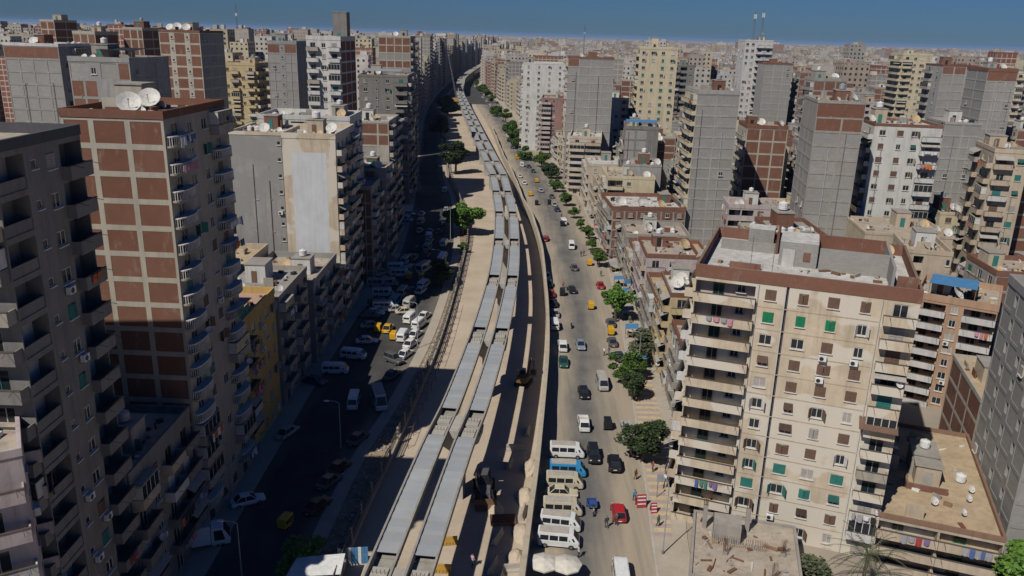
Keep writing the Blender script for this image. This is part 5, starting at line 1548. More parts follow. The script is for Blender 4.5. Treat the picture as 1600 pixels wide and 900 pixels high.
y = 476.
row = 0
while y < 6500:
    cell = 16 if y < 1300 else (22 if y < 2600 else 36)
    xm = .70 * y + 60
    x = -xm
    lane = row % 3 == 2
    while x < xm:
        w = cell * rn.uniform(.6, 1.0) * (1.5 if rn.random() < .15 else 1)
        d = cell * rn.uniform(.6, .92)
        lo, hi = (interp(LBs, y) - 17, interp(RBs, y) + 17) if y < 1950 else (1e9, 1e9)
        if x + w > lo and x < hi:
            x = hi + .5
            continue
        if rn.random() < .95:
            if x < lo and y < 1500:
                z = rn.choice((24, 30, 34, 37, 40, 43, 47)) + rn.uniform(-1, 1)
            else:
                z = rn.choice((12, 18, 21, 24, 27, 30, 33, 36, 39, 42)) + rn.uniform(-1.5, 1.5)
            cl = .5 + .5 * math.sin(x * .011 + 1.3) * math.sin(y * .009 + x * .004)
            if rn.random() < .05 + .22 * cl:
                z += rn.uniform(8, 20)
            z = min(z, rn.uniform(44, 57))
            if x > hi and y > 800 or y > 2200:
                z *= .74
            # keep clear of the detailed blocks
            ok = True
            if y < 640:
                me_ = corners(dict(x=x, y=y, w=w, d=d, yaw=0), .5)
                ok = not any(abs(b['y'] - y) < 60 and overlap(me_, q) for q, b in TAKEN)
            if ok:
                for v0, v1, vb, vy in VIS:
                    if vy > y:
                        p = proj(x + w / 2, y, z)
                        if v0 < p[0] < v1 and p[1] < vb:
                            z -= 9
                fblock(x, y, max(z, 7), w, d, rn.uniform(-.06, .0))
        x += w + cell * (.05 if rn.random() < .6 else rn.uniform(.2, .7))
    y += cell * (1.6 if lane else 1.1)
    row += 1
# far street fronts
for line, sgn, y0 in ((LBs, -1, 560), (RBs, 1, 560)):
    y = y0
    while y < 1950:
        d = rn.uniform(13, 20)
        w = rn.uniform(11, 18)
        x = interp(line, y + d / 2) + sgn * rn.choice((0, 0, 0, 1.5, 3))
        z = rn.uniform(28, 56) if sgn < 0 else rn.uniform(20, 46)
        sl_ = -math.atan((interp(line, y + d) - interp(line, y)) / d)
        fblock(x - w if sgn < 0 else x, y, z, w, d, sl_, 'r' if sgn < 0 else 'l')
        y += d + (.5 if rn.random() < .75 else 7)
fv = np.array(FV).reshape(-1, 3)
fme = bpy.data.meshes.new('far_city')
nq = len(FQ)
fme.vertices.add(len(fv))
fme.vertices.foreach_set('co', fv.ravel())
fme.loops.add(nq * 4)
fme.loops.foreach_set('vertex_index', np.array(FQ, dtype=np.int32).ravel())
fme.polygons.add(nq)
fme.polygons.foreach_set('loop_start', np.arange(0, nq * 4, 4, dtype=np.int32))
ul = fme.uv_layers.new(name='UVMap')
ul.data.foreach_set('uv', np.array(FU, dtype=np.float32).ravel())
ca = fme.color_attributes.new('paint', 'FLOAT_COLOR', 'CORNER')
ca.data.foreach_set('color', np.repeat(np.array(FC, dtype=np.float32), 4, axis=0).ravel())
fme.polygons.foreach_set('use_smooth', np.zeros(nq, dtype=bool))
fme.update()
fme.validate()
m, nt_, b_ = newmat('far_facade')
at = nt_.nodes.new('ShaderNodeAttribute')
at.attribute_name = 'paint'
uvn = nt_.nodes.new('ShaderNodeUVMap').outputs[0]
sx = nt_.nodes.new('ShaderNodeSeparateXYZ')
nt_.links.new(uvn, sx.inputs[0])
U, V = sx.outputs[0], sx.outputs[1]
fu = nmath(nt_, 'FRACT', nmath(nt_, 'DIVIDE', U, 3.1))
fvv = nmath(nt_, 'FRACT', nmath(nt_, 'DIVIDE', V, 3.05))
cu = nmath(nt_, 'FLOOR', nmath(nt_, 'DIVIDE', U, 3.1))
cv = nmath(nt_, 'FLOOR', nmath(nt_, 'DIVIDE', V, 3.05))
def band(v, a, b):
    return nmath(nt_, 'MULTIPLY', nmath(nt_, 'GREATER_THAN', v, a), nmath(nt_, 'LESS_THAN', v, b))
win = nmath(nt_, 'MULTIPLY', band(fu, .28, .68), band(fvv, .3, .75))
cx = nt_.nodes.new('ShaderNodeCombineXYZ')
nt_.links.new(cu, cx.inputs[0])
nt_.links.new(cv, cx.inputs[1])
oi = nt_.nodes.new('ShaderNodeNewGeometry')
nt_.links.new(oi.outputs['Random Per Island'], cx.inputs[2])
wn = nt_.nodes.new('ShaderNodeTexWhiteNoise')
nt_.links.new(cx.outputs[0], wn.inputs['Vector'])
win = nmath(nt_, 'MULTIPLY', win, nmath(nt_, 'GREATER_THAN', wn.outputs['Value'], .18))
isw = nmath(nt_, 'MULTIPLY', nmath(nt_, 'GREATER_THAN', at.outputs['Alpha'], .1), nmath(nt_, 'LESS_THAN', at.outputs['Alpha'], .6))
isp = nmath(nt_, 'GREATER_THAN', at.outputs['Alpha'], .6)
frm = nmath(nt_, 'SUBTRACT', 1.0, nmath(nt_, 'MULTIPLY', band(fu, .07, .93), band(fvv, .09, .91)))
base = nmix(nt_, nmath(nt_, 'MULTIPLY', nramp(nt_, nnoise(nt_, npos(nt_), .15, 5, .7), .35, .7), .45), at.outputs['Color'], (.16, .14, .12))
base = nmix(nt_, nmath(nt_, 'MULTIPLY', frm, isp), base, (.42, .38, .33))
base = nmix(nt_, nmath(nt_, 'MULTIPLY', win, isw), base, (.03, .03, .032))
nt_.links.new(base, b_.inputs['Base Color'])
b_.inputs['Roughness'].default_value = .9
b_.inputs['Specular IOR Level'].default_value = .15
fme.materials.append(MATS['far_facade'])
fo_ = link('far_city', fme)
fo_['kind'] = 'stuff'
tag(fo_, 'dense mass of far apartment blocks reaching to the horizon', 'city')
print('far quads', nq)

# ------------------------------------------------------------- roof tanks and satellite dishes
def dish_mb(col):
    bowl, mast, arm = MB(), MB(), MB()
    n = 14
    secs = []
    for r_, y_ in ((.04, .0), (.5, -.07), (1.0, -.26)):
        secs.append([(r_ * math.cos(2 * math.pi * i / n), y_, r_ * math.sin(2 * math.pi * i / n)) for i in range(n)])
    for r_, y_ in ((1.0, -.22), (.5, -.02), (.04, .05)):
        secs.append([(r_ * math.cos(2 * math.pi * i / n), y_, r_ * math.sin(2 * math.pi * i / n)) for i in range(n)])
    bowl.ring(secs, col)
    # tilt up
    t = R(38)
    c, s = math.cos(t), math.sin(t)
    bowl.v = [(x, y * c + z * s * 1.0, -y * s + z * c + 1.15) for x, y, z in bowl.v]
    mast.bar((0, .12, 0), (0, .1, 1.15), .05, 'steel', 6)
    mast.bar((-.35, .4, .02), (0, .1, .6), .03, 'steel', 4)
    mast.bar((.35, .4, .02), (0, .1, .6), .03, 'steel', 4)
    arm.bar((0, -.3, .55), (0, -.75, 1.55), .025, 'steel', 4)
    arm.bar((0, -.72, 1.5), (0, -.8, 1.66), .07, 'plastic_white', 6)
    return bowl, mast, arm
DM = {}
for c_ in ('dish_white', 'dish_tan'):
    q = dish_mb(c_)
    j = MB()
    for a in q:
        j.add(a)
    DM[c_] = [a.mesh(k) for a, k in zip(q, ('dish_bowl', 'dish_mast', 'feed_arm'))] + [j.mesh('satellite_dish')]
rd = random.Random(2)
PLACE = ['leftmost', 'second', 'third', 'fourth', 'fifth', 'sixth', 'seventh', 'eighth', 'ninth', 'tenth', 'eleventh', 'twelfth', 'thirteenth', 'fourteenth', 'fifteenth', 'sixteenth', 'seventeenth', 'eighteenth', 'nineteenth', 'twentieth']
def number(items):
    by = {}
    for o, base in items:
        by.setdefault(base, []).append(o)
    for base, os_ in by.items():
        os_.sort(key=lambda o: proj(*o.location)[0])
        for i, o in enumerate(os_):
            o['label'] = clip(base if len(os_) == 1 else PLACE[min(i, 19)] + ' ' + base)
def whose(B):
    return short(B['label']) if B['n'] != 'city_block' else B['key']
items = []
DISHES.sort(key=lambda t: t[0].length / t[1])
nd = 0
for p, r_, where, B in DISHES[:300]:
    c_ = 'dish_white' if rd.random() < .8 else 'dish_tan'
    az = rd.uniform(-.5, .5) + .3
    lab = ('large ' if r_ > .8 else 'small ') + ('white' if c_ == 'dish_white' else 'tan') + (' dish on %s of ' % where if B['n'] != 'city_block' else ' dish on ') + whose(B)
    big = r_ * 2500 / p.length > 14
    if big:
        o = link('satellite_dish', None, None, p, az, r_)
        for me_, k in zip(DM[c_], ('dish_bowl', 'dish_mast', 'feed_arm')):
            link(k, me_, o)
    else:
        o = link('satellite_dish', DM[c_][3], None, p, az, r_)
    items.append((o, lab))
    tag(o, lab, 'dish', 'satellite dishes of the ' + short(B['label']))
number(items)
def tank_mb(col):
    t, l = MB(), MB()
    t.cyl(0, 0, .25, 1.6, 1, col, 14)
    t.cyl(0, 0, 1.6, 1.85, 1, col, 14, .3)
    for z in (.6, 1.0, 1.35):
        t.cyl(0, 0, z, z + .07, 1.04, col, 14)
    l.cyl(0, 0, 1.86, 1.98, .32, col, 10)
    for a in range(4):
        l.box(math.cos(a * 1.57) * .7 - .1, math.cos(a * 1.57) * .7 + .1, math.sin(a * 1.57) * .7 - .1, math.sin(a * 1.57) * .7 + .1, 0, .25, 'steel')
    t.add(l)
    return t.mesh('water_tank')
TM = {c_: tank_mb(c_) for c_ in ('plastic_white', 'tank_black', 'galv')}
TANKS.sort(key=lambda t: t[0].length)
items = []
for p, r_, B in TANKS[:220]:
    c_ = rd.choices(('plastic_white', 'tank_black', 'galv'), (6, .6, 1))[0]
    lab = {'plastic_white': 'white', 'tank_black': 'black', 'galv': 'grey'}[c_] + (' tank on roof of ' if B['n'] != 'city_block' else ' tank on ') + whose(B)
    o = tag(link('water_tank', TM[c_], None, p, 0, r_), lab, 'water tank', 'water tanks of the ' + short(B['label']))
    items.append((o, lab))

number(items)
# ------------------------------------------------------------- washing on the balcony lines
CLC = [('white', (.62, .62, .62)), ('blue', (.08, .13, .30)), ('pink', (.48, .22, .28)), ('black', (.03, .03, .035)), ('orange', (.55, .14, .05)), ('grey', (.30, .30, .32)), ('purple', (.20, .13, .28)), ('red', (.33, .05, .06)), ('green', (.06, .2, .14))]
for n_, c_ in CLC:
    plain('cloth_' + n_, c_, .95, 0, .1)
rc = random.Random(4)
WL = {}
CLOTHS.sort(key=lambda t: (t[0].matrix_basis @ Vector(t[2])).length)
for root, fk, loc, rz, wd in CLOTHS[:130]:
    cs = [rc.choice(CLC)[0] for _ in range(3)]
    mb = MB()
    x = -wd / 2
    while x < wd / 2 - .3:
        a = rc.uniform(.35, .7)
        h = rc.uniform(.5, 1.1)
        c_ = 'cloth_' + rc.choice(cs)
        w0 = rc.uniform(-.05, .08)
        pts = [(x, 0, 0), (x + a, 0, 0), (x + a * .97, w0 - .05, -h), (x + a * .5, w0 - .12, -h * 1.04), (x, w0, -h * .95)]
        mb.ring([pts, [(q[0], q[1] + .025, q[2]) for q in pts]], c_)
        x += a + rc.uniform(.02, .25)
    mb.bar((-wd / 2 - .1, .02, .02), (wd / 2 + .1, .02, .02), .012, 'rail', 3)
    M = root.matrix_basis @ Matrix.Translation(Vector(loc)) @ Matrix.Rotation(rz, 4, 'Z')
    o = link('washing_line', mb.mesh('washing_line'))
    o.matrix_world = M
    st = max(1, int(loc[2] / 3.05) + 1)
    side = {'f': 'front', 'r': 'street side', 'l': 'street side', 'k': 'back'}[fk]
    wl_ = ('%s and %s washing on storey %s, %s of %s' % (cs[0], cs[1], NUMS[min(st, 20)], side, short(root['label'])))
    WL[wl_] = WL.get(wl_, 0) + 1
    tag(o, wl_ if WL[wl_] == 1 else ORD[WL[wl_] - 1] + wl_, 'laundry', 'washing hung on balconies')

# ------------------------------------------------------------- vehicles
def wheel_mb(r, w):
    t = MB()
    t.bar((0, -w / 2, r), (0, w / 2, r), r, 'tyre', 12)
    rim = MB()
    rim.bar((0, -w / 2 - .01, r), (0, w / 2 + .01, r), r * .55, 'steel', 8)
    return t, rim

def sect(x, pts):
    full = [(x, y, z) for y, z in pts] + [(x, -y, z) for y, z in reversed(pts)]
    return full

def car_parts(kind):
    P = []            # (name, MB)
    body, glass = MB(), MB()
    wl = []
    if kind in ('sedan', 'hatch', 'suv'):
        hi = .28 if kind == 'suv' else 0
        L0 = {'sedan': 2.15, 'hatch': 1.95, 'suv': 2.1}[kind]
        bt = .82 + hi
        body.ring([sect(-L0, [(.62, .35 + hi * .4), (.78, .55 + hi), (.70, bt - .1)]), sect(-L0 + .25, [(.76, .28 + hi * .4), (.86, .55 + hi), (.78, bt)]), sect(0, [(.78, .26 + hi * .4), (.88, .55 + hi), (.80, bt + .03)]),
                   sect(L0 - .9, [(.78, .26 + hi * .4), (.88, .55 + hi), (.76, bt - .02)]), sect(L0 - .15, [(.72, .3 + hi * .4), (.82, .55 + hi), (.66, bt - .16)]), sect(L0, [(.6, .36 + hi * .4), (.68, .5 + hi), (.56, bt - .26)])], 'BODY')
        r0, r1 = {'sedan': (-1.62, -.95), 'hatch': (-1.85, -1.55), 'suv': (-2.0, -1.8)}[kind]
        f0, f1 = {'sedan': (1.0, .35), 'hatch': (1.0, .4), 'suv': (.85, .45)}[kind]
        zt = {'sedan': 1.4, 'hatch': 1.46, 'suv': 1.78}[kind]
        lo, up = [(r0, .74), (f0, .72)], [(r1, .6), (f1, .6)]
        a = [(lo[0][0], lo[0][1], bt), (lo[1][0], lo[1][1], bt), (lo[1][0], -lo[1][1], bt), (lo[0][0], -lo[0][1], bt)]
        c = [(up[0][0], up[0][1], zt), (up[1][0], up[1][1], zt), (up[1][0], -up[1][1], zt), (up[0][0], -up[0][1], zt)]
        glass.ring([a, c], 'glass')
        roof = MB()
        roof.ring([[(x * 1.0, y * 1.02, zt + .002) for x, y, z in c], [(x * .96, y * .9, zt + .07) for x, y, z in c]], 'BODY')
        for (x, y, z), (x2, y2, z2) in zip(a, c):
            roof.bar((x, y, z - .02), (x2, y2, z2 + .03), .05, 'BODY', 4)
        mx = (r1 + f1) / 2
        for s in (-1, 1):
            roof.bar((mx, s * .745, bt), (mx, s * .605, zt + .02), .05, 'BODY', 4)
        P += [('body', body), ('window', glass), ('roof', roof)]
        for s in (-1, 1):
            h = MB()
            h.box(L0 - .14, L0 - .02, s * .58 - .14, s * .58 + .14, .52 + hi, .66 + hi, 'lamp_glass')
            P.append(('headlight', h))
            t = MB()
            t.box(-L0 - .01, -L0 + .1, s * .6 - .13, s * .6 + .13, .6 + hi, .75 + hi, 'tail')
            P.append(('tail_light', t))
        pl = MB()
        pl.box(-L0 - .03, -L0 + .06, -.24, .24, .42 + hi, .53 + hi, 'plastic_white')
        P.append(('number_plate', pl))
        wl = [(x, y, .3 + hi * .25) for x in (-1.25, 1.3) for y in (-.78, .78)]
    elif kind in ('van', 'minibus', 'bigvan'):
        k = {'van': 1.0, 'minibus': 1.08, 'bigvan': 1.35}[kind]
        L0, hw, zt = 2.3 * k, .85 * (1 if k < 1.2 else 1.12), {'van': 1.9, 'minibus': 2.05, 'bigvan': 2.55}[kind]
        body.ring([sect(-L0, [(hw - .08, .4), (hw, 1.0), (hw - .12, zt - .1)]), sect(-L0 + .15, [(hw, .32), (hw + .04, 1.0), (hw - .1, zt)]), sect(L0 - 1.3, [(hw, .32), (hw + .04, 1.0), (hw - .1, zt)]),
                   sect(L0 - .75, [(hw, .32), (hw + .03, 1.0), (hw - .16, zt - .1)]), sect(L0 - .12, [(hw - .02, .34), (hw - .02, .95), (hw - .1, 1.1)]), sect(L0, [(hw - .1, .38), (hw - .08, .8), (hw - .16, .92)])], 'BODY')
        P.append(('body', body))
        ri = MB()
        ri.box(-L0 + .2, L0 - 1.35, -hw + .2, hw - .2, zt + .002, zt + .07, 'ROOF')
        P.append(('roof', ri))
        zw0, zw1 = 1.12, zt - .32
        nwin = 3 if kind != 'bigvan' else 2
        span = (L0 - 1.35) - (-L0 + .25)
        slope = (.14) / (zt - 1.0)
        for s in (-1, 1):
            for q in range(nwin):
                a = -L0 + .3 + span * q / nwin
                b = a + span / nwin - .12
                g = MB()
                y0_, y1_ = s * (hw + .045 - slope * (zw0 - 1.0)), s * (hw + .045 - slope * (zw1 - 1.0))
                pts = [(a, y0_, zw0), (b, y0_, zw0), (b, y1_, zw1), (a, y1_, zw1)]
                g.ring([pts, [(x, y - s * .05, z) for x, y, z in pts]], 'glass')
                P.append(('window', g))
            g = MB()
            pts = [(L0 - 1.25, s * (hw + .03), 1.1), (L0 - .5, s * (hw + .0), 1.1), (L0 - .85, s * (hw - .12), zt - .3), (L0 - 1.25, s * (hw - .07), zt - .28)]
            g.ring([pts, [(x, y - s * .06, z) for x, y, z in pts]], 'glass')
            P.append(('window', g))
            h = MB()
            h.box(L0 - .08, L0 + .02, s * (hw - .22) - .13, s * (hw - .22) + .13, .62, .8, 'lamp_glass')
            P.append(('headlight', h))
            t = MB()
            t.box(-L0 - .02, -L0 + .06, s * (hw - .12) - .07, s * (hw - .12) + .07, .7, 1.05, 'tail')
            P.append(('tail_light', t))
        g = MB()
        pts = [(L0 - .15, -hw + .14, 1.13), (L0 - .15, hw - .14, 1.13), (L0 - .72, hw - .24, zt - .14), (L0 - .72, -hw + .24, zt - .14)]
        g.ring([pts, [(x + .04, y, z + .03) for x, y, z in pts]], 'glass')
        P.append(('windscreen', g))
        g = MB()
        g.box(-L0 - .02, -L0 + .05, -hw + .25, hw - .25, 1.2, zt - .35, 'glass')
        P.append(('rear_window', g))
        wl = [(x, y, .33) for x in (-L0 + .9, L0 - .95) for y in (-hw + .06, hw - .06)]
    elif kind in ('pickup', 'truck'):
        k = 1. if kind == 'pickup' else 1.4
        body.ring([sect(.55 * k, [(.8 * k, .35), (.86 * k, .9), (.72 * k, 1.75 * k)]), sect(1.45 * k, [(.8 * k, .35), (.86 * k, .9), (.7 * k, 1.72 * k)]), sect(2.0 * k, [(.78 * k, .35), (.8 * k, .85), (.68 * k, 1.0)])], 'BODY')
        P.append(('cab', body))
        ch = MB()
        ch.box(-2.1 * k, .54 * k, -.45 * k, .45 * k, .36, .62, 'tyre')
        P.append(('chassis', ch))
        bed = MB()
        if kind == 'pickup':
            bed.box(-2.15, .5, -.84, .84, .63, .72, 'ROOF')
            for x0, x1, y0, y1 in ((-2.15, .5, -.84, -.78), (-2.15, .5, .78, .84), (-2.15, -2.08, -.779, .779), (.43, .5, -.779, .779)):
                bed.box(x0, x1, y0, y1, .721, 1.12, 'BODY')
        else:
            bed.box(-3.2, .7, -1.25, 1.25, .63, 3.0, 'BODY')
            bed.box(-3.25, .75, -1.28, 1.28, 3.001, 3.08, 'ROOF')
        P.append(('load_bed' if kind == 'pickup' else 'box_body', bed))
        g = MB()
        pts = [(1.96 * k, -.66 * k, 1.04), (1.96 * k, .66 * k, 1.04), (1.5 * k, .62 * k, 1.6 * k), (1.5 * k, -.62 * k, 1.6 * k)]
        g.ring([pts, [(x + .06, y, z + .03) for x, y, z in pts]], 'glass')
        P.append(('windscreen', g))
        for s in (-1, 1):
            g = MB()
            pts = [(.75 * k, s * .87 * k, 1.0), (1.6 * k, s * .86 * k, 1.0), (1.4 * k, s * .76 * k, 1.58 * k), (.75 * k, s * .77 * k, 1.58 * k)]
            g.ring([pts, [(x, y - s * .06, z) for x, y, z in pts]], 'glass')
            P.append(('window', g))
            h = MB()
            h.box(1.97 * k, 2.04 * k, s * .6 * k - .12, s * .6 * k + .12, .6, .76, 'lamp_glass')
            P.append(('headlight', h))
        wl = [(x, y, .33 * k) for x in (-1.4 * k, 1.2 * k) for y in (-.74 * k, .74 * k)]
    elif kind == 'tuktuk':
        body.ring([sect(-1.25, [(.5, .4), (.6, .7), (.58, .95)]), sect(-.3, [(.58, .3), (.64, .7), (.62, .9)]), sect(.15, [(.56, .3), (.58, .45), (.55, .5)]), sect(.7, [(.4, .3), (.42, .8), (.38, 1.0)]), sect(1.2, [(.16, .4), (.2, .7), (.16, .85)])], 'BODY')
        P.append(('body', body))
        can = MB()
        can.ring([[(-1.28, .62, 1.5), (.55, .58, 1.55), (.55, -.58, 1.55), (-1.28, -.62, 1.5)], [(-1.2, .55, 1.7), (.5, .5, 1.72), (.5, -.5, 1.72), (-1.2, -.55, 1.7)]], 'BODY')
        can.box(-1.27, -1.2, -.6, .6, .95, 1.5, 'BODY')
        for s in (-1, 1):
            can.bar((.55, s * .4, .95), (.5, s * .55, 1.56), .03, 'tyre', 4)
            can.bar((-.4, s * .62, .9), (-.4, s * .6, 1.53), .03, 'tyre', 4)
        P.append(('canopy', can))
        g = MB()
        g.ring([[(.62, -.38, 1.0), (.62, .38, 1.0), (.56, .5, 1.52), (.56, -.5, 1.52)], [(.65, -.38, 1.0), (.65, .38, 1.0), (.59, .5, 1.52), (.59, -.5, 1.52)]], 'glass')
        P.append(('windscreen', g))
        se = MB()
        se.box(-1.0, -.4, -.52, .52, .91, 1.05, 'tyre')
        P.append(('seat', se))
        h = MB()
        h.bar((1.2, 0, .78), (1.27, 0, .78), .09, 'lamp_glass', 8)
        P.append(('headlight', h))
        wl = [(-.85, -.55, .24), (-.85, .55, .24), (1.0, 0, .24)]
    elif kind == 'cargo_trike':
        bed = MB()
        bed.box(-1.5, .0, -.62, .62, .5, .58, 'BODY')
        for x0, x1, y0, y1 in ((-1.5, 0, -.62, -.57), (-1.5, 0, .57, .62), (-1.5, -1.45, -.569, .569), (-.05, 0, -.569, .569)):
            bed.box(x0, x1, y0, y1, .581, .95, 'BODY')
        P.append(('load_bed', bed))
        fr = MB()
        fr.bar((0, 0, .5), (.9, 0, .7), .1, 'tyre', 6)
        fr.bar((.9, 0, .8), (1.25, 0, .3), .05, 'steel', 5)
        fr.bar((.85, -.4, 1.05), (.85, .4, 1.05), .03, 'steel', 5)
        fr.bar((.85, 0, 1.05), (.95, 0, .7), .04, 'steel', 5)
        P.append(('frame', fr))
        se = MB()
        se.ring([sect(.05, [(.16, .8), (.2, .9)]), sect(.6, [(.1, .78), (.14, .9)])], 'tyre')
        P.append(('seat', se))
        h = MB()
        h.bar((1.1, 0, .9), (1.2, 0, .9), .1, 'lamp_glass', 8)
        P.append(('headlight', h))
        wl = [(-1.0, -.55, .28), (-1.0, .55, .28), (1.25, 0, .28)]
    else:  # motorbike
        fr = MB()
        fr.ring([sect(-.7, [(.08, .6), (.12, .75)]), sect(-.1, [(.12, .45), (.16, .78)]), sect(.3, [(.14, .4), (.17, .95)]), sect(.55, [(.05, .6), (.07, .85)])], 'BODY')
        fr.bar((.5, 0, .9), (.75, 0, .3), .04, 'steel', 5)
        fr.bar((.42, -.35, 1.05), (.42, .35, 1.05), .025, 'steel', 5)
        P.append(('frame', fr))
        se = MB()
        se.box(-.7, .1, -.13, .13, .78, .88, 'tyre')
        P.append(('seat', se))
        h = MB()
        h.bar((.56, 0, .92), (.64, 0, .92), .09, 'lamp_glass', 8)
        P.append(('headlight', h))
        wl = [(-.6, 0, .3), (.75, 0, .3)]
    return P, wl
VP, VM, WM = {}, {}, {}
VN = dict(sedan='saloon_car', hatch='hatchback', suv='off_road_car', van='minivan', minibus='minibus', bigvan='large_van', pickup='pickup_truck', truck='box_truck', tuktuk='tuk_tuk', cargo_trike='cargo_tricycle', motorbike='motorbike')
VCAT = dict(sedan='car', hatch='car', suv='car', van='van', minibus='minibus', bigvan='van', pickup='pickup', truck='truck', tuktuk='tuk-tuk', cargo_trike='tricycle', motorbike='motorbike')
for kind, x, y, hd, col, lab in VEH:
    if kind not in VP:
        VP[kind] = car_parts(kind)
    parts, wl = VP[kind]
    key = (kind, col)
    if key not in VM:
        rc_ = 'dust_roof' if kind in ('minibus', 'bigvan', 'pickup', 'truck') else 'car_' + col
        if col == 'bluebus':
            rc_ = 'dust_roof'
        sw = {'BODY': 'car_' + col, 'ROOF': rc_}
        VM[key] = [(n_, m_.mesh(n_, sw)) for n_, m_ in parts]
    root = tag(link(VN[kind], None, None, (x, y, .02), R(hd)), lab, VCAT[kind], 'traffic and parked vehicles')
    for n_, me_ in VM[key]:
        link(n_, me_, root)
    for wx, wy, wr in wl:
        k = round(wr, 2)
        if k not in WM:
            t, rim = wheel_mb(wr, .2)
            WM[k] = (t.mesh('tyre'), rim.mesh('rim'))
        w_ = link('wheel', WM[k][0], root, (wx, wy, 0))
        if y < 160:
            link('rim', WM[k][1], w_)

# ------------------------------------------------------------- trees
rt = random.Random(9)
def crown_mesh(kind, leaf, n, seed):
    r_ = random.Random(seed)
    mb = MB()
    blobs = []
    for _ in range(22):
        a, q = r_.uniform(0, 6.28), r_.uniform(.0, .85)
        blobs.append((q * math.cos(a) * r_.uniform(.75, 1.15), q * math.sin(a), r_.uniform(-.7, .8) * (1.15 - q * .6), r_.uniform(.22, .46)))
    for _ in range(n):
        bx, by, bz, br = r_.choice(blobs)
        d = Vector((r_.gauss(0, 1), r_.gauss(0, 1), r_.gauss(0, 1))).normalized() * br * r_.uniform(.55, 1.05)
        p = Vector((bx, by, bz)) + d
        s = r_.uniform(.03, .075)
        u = Vector((r_.gauss(0, 1), r_.gauss(0, 1), r_.gauss(0, .6))).normalized()
        v = u.cross(Vector((r_.gauss(0, 1), r_.gauss(0, 1), r_.gauss(0, 1)))).normalized()
        mb.face([p - u * s * 1.4, p + v * s, p + u * s * 1.4, p - v * s], leaf)
    return mb.mesh('crown')
def trunk_mesh(seed):
    r_ = random.Random(seed)
    mb = MB()
    mb.bar((0, 0, 0), (.04, .03, .55), .05, 'bark', 7, .035)
    for i in range(6):
        a = i * 1.05 + r_.uniform(-.3, .3)
        e = (math.cos(a) * .45, math.sin(a) * .45, r_.uniform(.75, .98))
        mb.bar((.04, .03, .5), e, .025, 'bark', 5, .008)
    return mb.mesh('trunk')
CR = {}
def crown(leaf, v, n):
    if (leaf, v, n) not in CR:
        CR[(leaf, v, n)] = crown_mesh('round', leaf, n, v + 17)
    return CR[(leaf, v, n)]
TK = [trunk_mesh(i) for i in range(3)]
for i, (kind, x, y, h, r_, lab) in enumerate(TREES):
    root = tag(link('palm_tree' if kind == 'palm' else ('shrub' if kind == 'bush' else 'street_tree'), None, None, (x, y, .05)), lab, 'tree' if kind != 'bush' else 'shrub', 'street trees')
    if kind == 'palm':
        mb = MB()
        for k in range(9):
            mb.cyl(.05 * math.sin(k), 0, k * h * .07, (k + 1) * h * .07, .26 - .01 * k, 'bark', 8, .2)
        link('trunk', mb.mesh('palm_trunk'), root)
        for k in range(34):
            mb = MB()
            a = k * 2.4
            el = rt.uniform(-.5, 1.2)
            prev = Vector((0, 0, h * .63))
            dirv = Vector((math.cos(a) * math.cos(el), math.sin(a) * math.cos(el), math.sin(el)))
            for j in range(9):
                nx_ = prev + dirv * (r_ / 8)
                mb.bar(prev, nx_, .03, 'leaf_grey', 3)
                sd = dirv.cross(Vector((0, 0, 1))).normalized()
                for s in (-1, 1):
                    for f_ in (0, .5):
                        b0 = prev + (nx_ - prev) * f_
                        tip = b0 + sd * s * .42 * (1 - j / 12) + dirv * .25 - Vector((0, 0, .12))
                        mb.face([b0, b0 + dirv * .07, tip], 'leaf_grey')
                dirv = (dirv - Vector((0, 0, .13))).normalized()
                prev = nx_
            link('frond', mb.mesh('frond'), root)
        continue
    leaf = 'leaf'
    if 'dark' in lab:
        leaf = 'leaf_dark'
    elif 'bright' in lab or 'fresh' in lab:
        leaf = 'leaf_bright'
    elif 'grey' in lab:
        leaf = 'leaf_grey'
    link('trunk', TK[i % 3], root, (0, 0, 0), i, (h * .8, h * .8, h * .8))
    ch = max(h * (.36 if kind != 'bush' else .46), r_ * .72)
    h = max(h, ch * 1.9)
    c_ = link('crown', crown(leaf, i % 5, 13000 if r_ > 4.9 else 5200), root, (0, 0, h - ch * .95), i * 1.7, (r_ * rt.uniform(.9, 1.25), r_ * rt.uniform(.8, 1.1), ch * rt.uniform(.9, 1.2)))

